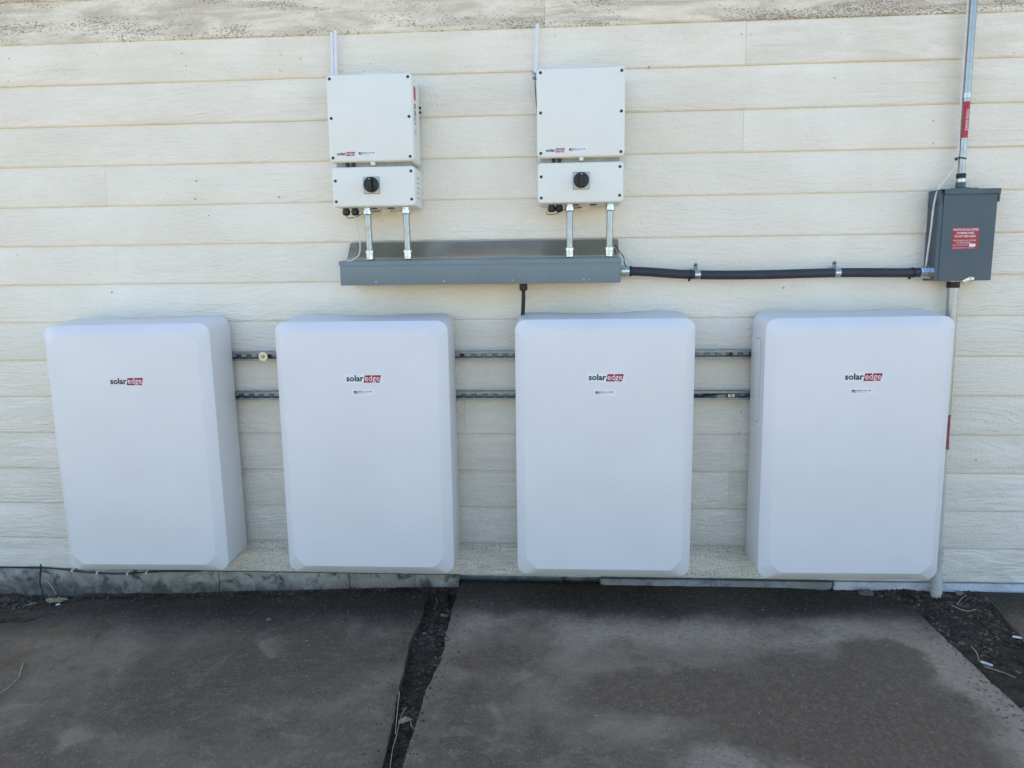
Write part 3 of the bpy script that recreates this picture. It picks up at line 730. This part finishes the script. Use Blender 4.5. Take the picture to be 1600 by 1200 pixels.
def tie(label, c, d, r, tail):
    c = Vector(c); d = Vector(d).normalized(); u, w = frame_of(d); n = 20
    bm = B(); loft(bm, [[c+d*q+(u*math.cos(2*PI*i/n)+w*math.sin(2*PI*i/n))*rr for i in range(n)] for q, rr in ((-.0026, r), (-.0026, r+.0022), (.0026, r+.0022), (.0026, r))], False, False)
    o = c+Vector(tail); box(bm, o.x-.005, o.x+.005, o.y-.005, o.y+.005, o.z-.005, o.z+.006, .001, 1)
    tag(obj('cable_tie', bm, 'cable'), label, 'cable tie', 'black cable ties')
tie('black cable tie round the flexible conduit, beside its left strap', (.615, HY, 1.685), (1, 0, 0), .0212, (-.006, 0, -.026))
tie('black cable tie round the flexible conduit, at its right end by the panel', (1.600, HY, 1.6825), (1, 0, .1), .0212, (-.012, 0, -.025))
tie('black cable tie round the upper steel conduit and its white cable', (1.7815, -.052, 2.176), (.18, 0, 1), .0185, (-.022, -.004, -.002))

# ------------------------------------------------------------------ electrical panel
t = thing('electrical_panel', 'dark grey electrical panel with red warning label on the right of the wall', 'electrical panel', (1.80, 0, 1.645))
px0, px1, pz0, pz1, pf = 1.681, 1.923, 1.645, 2.040, -.098
bm = B(); box(bm, px0, px1, pf+.006, -.001, pz0, pz1-.002, .002, 1); obj('body', bm, 'panelpaint', t)
bm = B(); loft(bm, [ring(rrect(px0+.018, px1+.001, pz0-.001, pz1-.022, .003, 2), y) for y in (pf+.0065, pf-.001)]); d = obj('door', bm, 'panelpaint', t)
bm = B(); loft(bm, [ring(rrect(px0+.0005, px0+.0165, pz0-.001, pz1-.058, .002, 2), y) for y in (pf+.0065, pf+.001)]); obj('door_jamb', bm, 'panelpaint', t)
bm = B(); box(bm, px0-.002, px1+.010, pf-.007, -.001, pz1-.0015, pz1+.001); box(bm, px0+.016, px1+.010, pf-.007, pf-.004, pz1-.021, pz1-.0016); box(bm, px1+.0025, px1+.010, pf-.0038, -.02, pz1-.055, pz1-.0016); obj('rain_hood', bm, 'panelpaint', t)
bm = B(); loft(bm, [[(q, y, z) for y, z in ((pf-.002, pz1-.002), (-.004, pz1-.002), (-.004, pz1-.066), (-.045, pz1-.066), (pf-.002, pz1-.058))] for q in (px0-.0018, px0-.0002)]); h = obj('hood_cheek', bm, 'panelpaint', t)
bm = B(); lathe(bm, (px0-.001, pf+.028, pz1-.034), (-1, 0, 0), [(0, .005), (.003, .004)], 10); obj('screw', bm, 'steel', h)
bm = B(); lathe(bm, (px1+.009, -.05, pz1-.035), (1, 0, 0), [(0, .005), (.003, .004)], 10); obj('screw', bm, 'steel', t)
# conduit hub plate on top
bm = B(); hub = (1.788, -.052)
loft(bm, [[(p[0], p[1], z) for p in rrect(hub[0]-w_, hub[0]+w_, hub[1]-d_, hub[1]+d_, .008, 3)] for z, w_, d_ in ((pz1+.001, .058, .043), (pz1+.005, .058, .043), (pz1+.007, .040, .034), (pz1+.012, .022, .022))])
lathe(bm, (hub[0], hub[1], pz1+.008), (0, 0, 1), [(0, .0205), (.026, .0195), (.027, .016)], 18); hb = obj('hub', bm, 'panelpaint', t)
for s in (-1, 1):
    bm = B(); lathe(bm, (hub[0]+s*.049, hub[1]-.03, pz1+.004), (0, 0, 1), [(0, .005), (.004, .004)], 8); obj('screw', bm, 'zinc', hb)
# hasp at the foot of the door
bm = B(); loft(bm, [[(p[0], y, p[1]) for p in ((1.800, 1.6385), (1.812, 1.6345), (1.822, 1.644), (1.850, 1.6475), (1.850, 1.6585), (1.832, 1.660), (1.803, 1.648))] for y in (pf-.004, pf-.007)])
lathe(bm, (1.806, pf-.0065, 1.642), (0, -1, 0), [(0, .008), (.004, .008), (.006, .005)], 12); box(bm, 1.835, 1.8475, pf-.014, pf-.006, 1.6495, 1.657, .001, 1); obj('hasp', bm, 'zinc', t)
# red warning label with its print
lx0, lx1, lz0, lz1 = 1.7455, 1.8575, 1.7825, 1.8745; ly = pf-.0015
bm = B(); quad_xz(bm, [(lx0, lz0), (lx1, lz0), (lx1, lz1), (lx0, lz1)], ly); lb = obj('warning_label', bm, 'redlabel', t, recalc=False)
bm = B(); lw = lx1-lx0; lh = lz1-lz0
def ln(s, a, b, zt, hh, bold=.01): text(bm, s, lx0+lw*a, lx0+lw*b, lz1-lh*(zt+hh), lh*hh, ly-.0003, bold, 0, 'H')
ln('PHOTOVOLTAIC SYSTEM', .03, .97, .04, .10, .02); ln('COMBINER PANEL', .15, .82, .20, .09, .02); ln('DO NOT ADD LOADS', .09, .88, .345, .10, .02)
ln('PHOTOVOLTAIC SYSTEM', .05, .90, .565, .062); ln('AC DISCONNECT', .18, .74, .665, .062)
ln('RATED AC OUTPUT CURRENT', .02, .62, .785, .05, 0); ln('NOMINAL OPERATING AC VOLTAGE  240 Vac', .04, .86, .925, .045, 0)
obj('lettering', bm, 'whiteink', lb, recalc=False)
bm = B(); quad_xz(bm, [(lx0+lw*.66, lz1-lh*.895), (lx0+lw*.90, lz1-lh*.895), (lx0+lw*.90, lz1-lh*.755), (lx0+lw*.66, lz1-lh*.755)], ly-.0003); obj('value_box', bm, 'film', lb, recalc=False)

# ------------------------------------------------------------------ tall conduits
def wrap_label(parent, p0, axis, r, z0, z1, a0, a1, lines, mat='redlabel'):
    """a sticker bent round a pipe; lines read downwards"""
    def on(a, z, e=0):
        c = p0+axis*((z-p0.z)/axis.z); return Vector((c.x+(r+e)*math.sin(a), c.y-(r+e)*math.cos(a), z))
    bm = B(); n = 14; rows = [[bm.verts.new(on(a0+(a1-a0)*i/n, z)) for i in range(n+1)] for z in (z0, z1)]
    for i in range(n): bm.faces.new((rows[0][i], rows[0][i+1], rows[1][i+1], rows[1][i]))
    root = obj('warning_label', bm, mat, parent)
    bm = B()
    for s, ac, hh, q0, q1 in lines:
        hr = hh/r
        def fn(p):   # p.x runs down the pipe, p.z is the letter height
            return on(ac+(p[2])/r, z1-(z1-z0)*p[0], .0006)
        text(bm, s, q0, q1, 0, hh, 0, .02, 0, 'H', fn)
    obj('lettering', bm, 'whiteink', root, recalc=False)
t = thing('conduit', 'tall galvanized conduit rising from the top of the grey electrical panel', 'conduit', (1.787, -.052, 2.07))
a, b = Vector((1.7875, -.052, 2.075)), Vector((1.7775, -.052, 3.176))
bm = B(); cyl(bm, a, b, .0152, 20); obj('pipe', bm, 'steel', t)
bm = B(); lathe(bm, (1.7875, -.052, 2.066), (0, 0, 1), [(0, .0175), (.012, .0175), (.0125, .0195), (.022, .0195), (.024, .016)], 14); obj('connector', bm, 'zinc', t)
bm = B(); lathe(bm, (1.7872, -.052, 2.092), (0, 0, 1), [(0, .0175), (.004, .0195), (.016, .0195), (.020, .0175)], 16); obj('seal_ring', bm, 'cable', t)
wrap_label(t, a, (b-a), .0157, 2.262, 2.414, -1.15, 1.35, [('POWER SOURCE', -.28, .0105, .22, .80), ('WARNING: PHOTOVOLTAIC', .62, .0075, .06, .96)])
t = thing('pipe_strap', 'zinc strap round the tall upper conduit, just above its red sticker', 'pipe strap', (1.785, -.02, 2.44))
bm = B(); n = 20; loft(bm, [[(1.784+r*math.cos(2*PI*i/n), -.052+r*math.sin(2*PI*i/n), 2.440+dz) for i in range(n)] for dz, r in ((-.010, .0155), (-.010, .0172), (.010, .0172), (.010, .0155))], False, False); obj('band', bm, 'zinc', t)
for s in (-1, 1):
    bm = B(); xs = sorted((1.784+s*.013, 1.784+s*(.018 if s < 0 else .030))); box(bm, xs[0], xs[1], -.036, -.0335, 2.430, 2.449, .001, 1); obj('ear', bm, 'zinc', t)
bm = B(); lathe(bm, (1.807, -.035, 2.440), (0, -1, 0), [(0, .0055), (.003, .004)], 10); obj('screw', bm, 'screw', t)
bm = B(); tube(bm, [(1.757, -.050, 3.17), (1.758, -.052, 2.80), (1.760, -.052, 2.60), (1.7615, -.052, 2.42), (1.764, -.054, 2.28), (1.766, -.056, 2.185), (1.750, -.060, 2.135), (1.715, -.066, 2.085), (1.685, -.070, 2.045), (1.672, -.070, 1.98), (1.669, -.066, 1.88), (1.668, -.056, 1.78), (1.668, -.045, 1.70)], .0042, 8, 8)
tag(obj('cable', bm, 'whitecable'), 'white cable running down beside the tall conduit and bowing past the panel', 'cable')

t = thing('conduit', 'conduit below the electrical panel, steel above and cream plastic below', 'conduit', (1.837, -.05, .10))
a, b = Vector((1.790, -.052, 1.645)), Vector((1.806, -.052, .862))
bm = B(); cyl(bm, a, b, .0228, 20); obj('steel_pipe', bm, 'steel', t)
bm = B(); lathe(bm, (1.791, -.052, 1.647), (0, 0, -1), [(0, .022), (.008, .022), (.009, .0275), (.013, .0275), (.014, .0265), (.022, .0265), (.023, .0275), (.031, .0270), (.035, .024)], 18); obj('seal_ring', bm, 'cable', t)
wrap_label(t, a, (b-a), .0234, .868, 1.03, -.6, 1.35, [('WARNING: PHOTOVOLTAIC', .55, .009, .06, .94)], 'reddull')
c2 = Vector((1.832, -.052, .36))
bm = B(); cyl(bm, Vector((1.8065, -.052, .862)), Vector((1.8205, -.052, .34)), .0172, 18); obj('plastic_pipe', bm, 'pvc', t)
bm = B(); lathe(bm, (1.821, -.052, .385), (.02, 0, -1), [(0, .0225), (.002, .0245), (.014, .0245), (.0145, .0190), (.024, .0190), (.0245, .0240), (.040, .0240), (.0405, .0195), (.064, .0195), (.0645, .0240), (.080, .0240), (.0805, .0195), (.13, .0195)], 18); obj('coupling', bm, 'pvc', t)
bm = B(); lathe(bm, (1.8235, -.052, .262), (.02, 0, -1), [(0, .0215), (.030, .0250), (.080, .0255), (.082, .0235), (.090, .0235), (.092, .0265), (.110, .0265), (.112, .0235), (.180, .0235)], 18); obj('bell_end', bm, 'pvc', t)

# ------------------------------------------------------------------ strut channels
def strut(label, x0, x1, zc, bolts, holes):
    t = thing('strut_channel', label, 'mounting rail', (x0, 0, zc), 'slotted steel rails behind the batteries')
    y0 = -.004; y1 = -.045; h = .0205; tk = .0025
    bm = B()
    C = [(y0, -h), (y1, -h), (y1, -h+.0095), (y1+.006, -h+.0095), (y1+.006, -h+.007), (y1+tk, -h+.007), (y1+tk, -h+tk), (y0-tk, -h+tk)]
    for s in (1, -1): loft(bm, [[(x, y, zc+s*z) for y, z in C] for x in (x0, x1)])
    obj('channel', bm, 'strut', t)
    # slotted back: a frame of quads round every oblong hole
    bm = B(); p = .0508; n = int((x1-x0)/p); hh = h-tk
    for i in range(n):
        a = x0+p*i; b = a+p; m = (a+b)/2; hl, hr = .0143, .0068; q = []; o = []
        for k in range(12):
            an = 2*PI*k/12; cxx = m+(hl-hr if math.cos(an) > .01 else -(hl-hr) if math.cos(an) < -.01 else 0)
            q.append((cxx+hr*math.cos(an), zc+hr*math.sin(an)))
            d_ = max(abs(math.cos(an)), abs(math.sin(an)))
            o.append((m+p/2*max(-1, min(1, math.cos(an)/d_)), zc+hh*max(-1, min(1, math.sin(an)/d_))))
        qi = [bm.verts.new((x, y0-.0026, z)) for x, z in q]; qo = [bm.verts.new((x, y0-.0026, z)) for x, z in o]; qb = [bm.verts.new((x, y0+.002, z)) for x, z in q]
        for k in range(12):
            l = (k+1) % 12; bm.faces.new((qi[k], qi[l], qo[l], qo[k])); bm.faces.new((qi[l], qi[k], qb[k], qb[l]))
    obj('slotted_back', bm, 'slotzinc', t)
    for x, yy, r in bolts:
        bm = B(); lathe(bm, (x, yy, zc), (0, -1, 0), [(0, r), (.003, r), (.0032, r*.55)], 20); w_ = obj('washer', bm, 'zinc', t)
        bm = B(); lathe(bm, (x, yy-.003, zc), (0, -1, 0), [(0, .0085), (.006, .0085), (.008, .006)], 6); obj('bolt', bm, 'steel', w_)
    for x in holes:
        bm = B(); lathe(bm, (x, y0-.003, zc), (0, -1, 0), [(0, .013), (.002, .013), (.0035, .008)], 16); w_ = obj('washer', bm, 'slotzinc', t)
        bm = B(); lathe(bm, (x, y0-.006, zc), (0, -1, 0), [(0, .0058), (.004, .0058), (.006, .004)], 8); obj('lag_screw', bm, 'plastic', w_)
strut('upper slotted steel rail behind the batteries, with a bright washer at left', -2.28, 1.60, 1.3125, [(-1.428, -.045, .0225)], [-.452, .822])
strut('long lower slotted steel rail behind the batteries, starting at the left', -2.28, .8085, 1.1175, [], [])
strut('short lower slotted steel rail reaching under the rightmost battery, a half hidden washer in it', .8105, 1.60, 1.1175, [(.828, -.03, .016)], [])
bm = B(); tube(bm, [(.55, -.036, 1.105), (.66, -.036, 1.109), (.72, -.034, 1.117), (.78, -.034, 1.127), (.90, -.036, 1.130), (1.0, -.036, 1.130)], .006, 8)
tag(obj('cable', bm, 'cable'), 'black cable lying in the lower rail between the third and fourth battery', 'cable')

# ------------------------------------------------------------------ small things along the foundation
t = thing('cable', 'thin black cable clipped along the foot of the wall under the leftmost battery', 'cable', (-2.9, -.012, .19))
bm = B(); tube(bm, [(-3.6, -.010, .190), (-2.942, -.010, .192), (-2.729, -.011, .195), (-2.607, -.012, .187), (-2.486, -.012, .173), (-2.312, -.012, .165), (-2.189, -.012, .173), (-2.067, -.012, .182), (-1.85, -.008, .187)], .0036, 8); obj('lead', bm, 'cable', t)
for x, z in ((-2.545, .180), (-2.41, .169), (-2.245, .169), (-2.14, .177)):
    bm = B(); box(bm, x-.004, x+.004, -.019, .004, z-.007, z+.007, .001, 1); obj('clip', bm, 'whitecable', t)
bm = B(); tube(bm, [(-2.681, -.055, .230), (-2.688, -.050, .20), (-2.702, -.045, .150), (-2.704, -.045, .110), (-2.692, -.05, .075), (-2.683, -.06, .03)], .0042, 7, 6, .8)
tag(obj('twig', bm, 'twig'), 'dark bent twig standing against the foundation at far left', 'twig')
bm = B(); tube(bm, [(-2.686, -.03, .133), (-2.672, -.035, .128), (-2.648, -.04, .106), (-2.617, -.05, .062)], .003, 6, 6, .5)
tag(obj('twig', bm, 'straw'), 'pale bent stem leaning on the foundation beside the dark twig', 'twig')
def leaf(name, label, loc, size, rot, mat, group='dead leaves at the foot of the wall', lobes=0):
    bm = B(); pts = []
    n = 14 if lobes else 10
    rs = random.Random(hash(label+str(loc[0])) % 9999 if False else int(abs(loc[0])*9973) % 9999)
    for i in range(n):
        a = 2*PI*i/n; r = size*(.62+.38*abs(math.cos(a)))*(1+rs.uniform(-.16, .16))
        if lobes: r *= rs.uniform(.95, 1.3) if i % 3 == 0 else rs.uniform(.55, .85)
        pts.append(Vector((r*math.cos(a), r*math.sin(a)*.62, 0)))
    c = bm.verts.new((0, 0, size*.12)); ring_ = [bm.verts.new(p+Vector((0, 0, size*(.35*(p.y/size)**2*2+.12*rs.uniform(-1, 1))))) for p in pts]
    for i in range(n): bm.faces.new((c, ring_[i], ring_[(i+1) % n]))
    bmesh.ops.solidify(bm, geom=bm.faces[:], thickness=.0008)
    o = obj(name, bm, mat); o.location = loc; o.rotation_euler = rot
    tag(o, label, 'leaf', group); return o
leaf('dead_leaf', 'large tan lobed dead leaf at the slab corner, far left by the wall', (-2.575, -.112, .062), .052, (.35, .1, .5), 'leaftan', lobes=1)
leaf('dead_leaf', 'pale grey dead leaf standing at the foot of the dark twig', (-2.648, -.045, .060), .030, (1.2, .3, .9), 'leafgrey', lobes=1)
leaf('dead_leaf', 'small white curled scrap beside the large tan leaf', (-2.545, -.140, .052), .014, (.5, .2, 1.2), 'butt')
for lab, x, y, sz, rz, m, lo in (('brown dead leaf cut by the left picture edge in the litter heap', -2.87, -.095, .034, .3, 'leaf', 0),
                                 ('broad dull brown dead leaf left of the large tan leaf', -2.70, -.125, .032, 1.4, 'leafgrey', 1),
                                 ('small brown dead leaf tucked against the foundation behind the litter heap', -2.76, -.02, .026, 2.2, 'leaf', 0),
                                 ('curled brown dead leaf in front of the litter heap on the slab', -2.66, -.165, .024, 2.9, 'leaf', 1)):
    leaf('dead_leaf', lab, (x, y, soil_left_z(x, y)+.016), sz, (.25, .3-.2*lo, rz), m, lobes=lo)

def straw(label, pts, r=.0016, mat='straw', group='dry straws lying on the ground', name='dry_straw'):
    if pts[0][0] > 1.6: pts = [(p[0], p[1], soil_right_z(p[0], p[1])+.008+(.006 if i == 1 else 0)) for i, p in enumerate(pts)]
    bm = B(); tube(bm, pts, r, 5, 4, .6); tag(obj(name, bm, mat), label, 'straw', group)
straw('curved dry straw on the left slab near the picture edge', [(-2.32, -.665, slabA_z(-2.32, -.665)+.004), (-2.275, -.74, slabA_z(-2.27, -.74)+.008), (-2.25, -.785, slabA_z(-2.25, -.785)+.004), (-2.246, -.885, slabA_z(-2.24, -.88)+.003), (-2.27, -.96, slabA_z(-2.27, -.96)+.003)], .0024)
straw('tall thin straw in the slab joint, left of the forked straws', [(-.606, -.90, .100), (-.590, -1.0, .106), (-.566, -1.15, .098)])
straw('leaning straw in the slab joint, right of the tall thin straw', [(-.560, -.99, .098), (-.566, -1.05, .102), (-.560, -1.16, .098)], .0015)
straw('long pale straw at the lower end of the slab joint', [(-.560, -1.15, .097), (-.557, -1.23, .097), (-.543, -1.33, .094)], .0014)
straw('kinked straw beside the tan leaf in the slab joint', [(-.527, -1.07, .098), (-.520, -1.10, .101), (-.506, -1.12, .097)], .0014)
straw('straw lying in the dark upper end of the slab joint', [(-.606, -.08, .096), (-.588, -.14, .100), (-.592, -.20, .094)], .0016)
straw('bent straw on the soil right of the last slab, near the plastic pipe', [(1.838, -.160, .135), (1.867, -.227, .135), (1.927, -.205, .132)], .0024)
straw('straight straw on the soil below the flashing at right', [(1.862, -.165, .132), (1.92, -.10, .140), (1.965, -.06, .138)], .0018)
straw('straw sloping beside the cigarette stub at the slab edge', [(1.742, -.50, .128), (1.725, -.57, .130), (1.708, -.63, .126), (1.74, -.70, .122)], .0018)
straw('thin straw trailing behind the cigarette stub towards the corner paver', [(1.70, -.66, .122), (1.735, -.70, .122), (1.775, -.735, .118)], .0016)
leaf('dead_leaf', 'tan dead leaf lying low in the slab joint between straws', (-.545, -1.075, .100), .026, (.2, .1, .6), 'leaftan', 'dead leaves in the slab joint')
leaf('dead_leaf', 'tan dead leaf against the right edge of the slab joint, near the wall', (-.535, -.262, .094), .020, (.2, .2, 0), 'leaftan', 'dead leaves in the slab joint')
leaf('dead_leaf', 'small pale dead leaf midway along the slab joint', (-.600, -.42, .086), .014, (.4, .2, 1), 'leafgrey', 'dead leaves in the slab joint')
for lab, p, q in (('white cigarette stub on the soil touching the slab edge', (1.711, -.622, .124), (1.735, -.656, .124)), ('white cigarette stub on the soil at the right picture edge', (1.952, -.428, .118), (2.0, -.436, .122))):
    p, q = ((k[0], k[1], soil_right_z(k[0], k[1])+.010) for k in (p, q))
    bm = B(); lathe(bm, p, Vector(q)-Vector(p), [(0, .0046), (.012, .0048), (.034, .0046), (.042, .0042)], 10); tag(obj('cigarette_stub', bm, 'butt'), lab, 'cigarette stub', 'cigarette stubs on the soil')
def stone(label, loc, r, mat='stone', flat=.6):
    bm = B(); bmesh.ops.create_icosphere(bm, subdivisions=2, radius=r)
    for v in bm.verts:
        k = noise.noise(v.co*(1.1/r)+Vector(loc)*9); k2 = noise.noise(v.co*(3/r)+Vector(loc)*5)
        v.co *= 1+.55*k+.22*k2; v.co.z *= flat
    o = obj('stone', bm, mat, sharp=12); o.location = loc; tag(o, label, 'stone', 'loose stones')
stone('small grey stone lying on the left slab below the second battery', (-1.365, -.312, slabA_z(-1.36, -.31)+.004), .012)
stone('pale stone on the soil just right of the plastic pipe foot', (1.945, -.035, .146), .018, 'strip', .7)
stone('brown lump of rubble at the back edge of the stained slab', (1.50, -.045, .138), .034, 'stone', .8)

# chips, crumbs and grit nobody could count
def chips(name, label, n, area, hz, mats, size, seed):
    rs = random.Random(seed); bm = B()
    for k in range(n):
        x, y = area(rs)
        s = rs.uniform(*size); w = s*rs.uniform(.25, .7); th = s*rs.uniform(.10, .25)
        mtx = Matrix.Rotation(rs.uniform(0, 6.3), 3, 'Z') @ Matrix.Rotation(rs.gauss(0, .35), 3, 'X') @ Matrix.Rotation(rs.gauss(0, .35), 3, 'Y')
        c = Vector((x, y, hz(x, y)+th*rs.uniform(.2, 1.2)))
        P = [c+mtx @ Vector(p) for p in ((-s, -w*.6, -th), (s*.8, -w, -th), (s, w*.7, -th), (-s*.7, w, -th), (-s*.8, -w*.3, th), (s*.6, -w*.7, th), (s*.8, w*.4, th), (-s*.5, w*.7, th))]
        v = [bm.verts.new(p) for p in P]; mi = 0 if rs.random() < .84 else 1
        for q in ((4, 5, 6, 7), (0, 1, 5, 4), (1, 2, 6, 5), (2, 3, 7, 6), (3, 0, 4, 7)): bm.faces.new([v[i] for i in q]).material_index = mi
    o = obj(name, bm, mats, kind='stuff', recalc=False); o['label'] = label; o['category'] = 'debris'
chips('mulch_chips', 'dark bark chips filling the joint between the slabs', 2600, lambda r: (lambda y: (r.uniform(-.655+edgeA(y)+.01, -.495), y))(r.uniform(-1.9, .0)), soil_gap_z, ['mulch', 'mulchpale'], (.003, .011), 3)
chips('mulch_chips', 'dark bark chips on the soil right of the stained slab', 2600, lambda r: (r.uniform(1.45, 2.06), -abs(r.gauss(0, .30))+.02), soil_right_z, ['mulch', 'mulchpale'], (.004, .013), 4)
chips('leaf_crumbs', 'dark leaf crumbs heaped at the far left foot of the wall', 1300, lambda r: (r.uniform(-3.4, -2.5), r.uniform(-.20, .0)), soil_left_z, ['leaf', 'mulch'], (.005, .018), 5)
chips('soil_crumbs', 'black soil crumbs along the foot of the foundation', 3000, lambda r: (r.uniform(-2.5, -.5), -abs(r.gauss(0, .034))+.002), lambda x, y: slabA_z(x, y)+.002, ['mulch', 'mulchpale'], (.002, .007), 6)
chips('grit', 'pale grit scattered over the slabs', 420, lambda r: (r.uniform(-2.9, -.75), r.uniform(-1.6, -.06)), slabA_z, ['gritpale', 'mulch'], (.0010, .0034), 8)
chips('grit', 'pale grit scattered over the stained slab', 380, lambda r: (r.uniform(-.45, 1.6), r.uniform(-1.6, -.03)), slabB_z, ['gritpale', 'mulch'], (.0010, .0032), 9)
chips('leaf_crumbs', 'bark crumbs spilled from the joint onto the slab edges', 260, lambda r: (lambda y: (r.choice((-.66+edgeA(y)-abs(r.gauss(0, .03)), -.485+abs(r.gauss(0, .035)))), y))(r.uniform(-1.6, -.05)), lambda x, y: (slabA_z if x < -.55 else slabB_z)(x, y), ['mulch', 'mulchpale'], (.002, .007), 12)
chips('leaf_crumbs', 'bark crumbs spilled onto the right edge of the stained slab', 160, lambda r: (1.655-abs(r.gauss(0, .05)), r.uniform(-1.1, -.08)), slabB_z, ['mulch', 'mulchpale'], (.002, .007), 13)
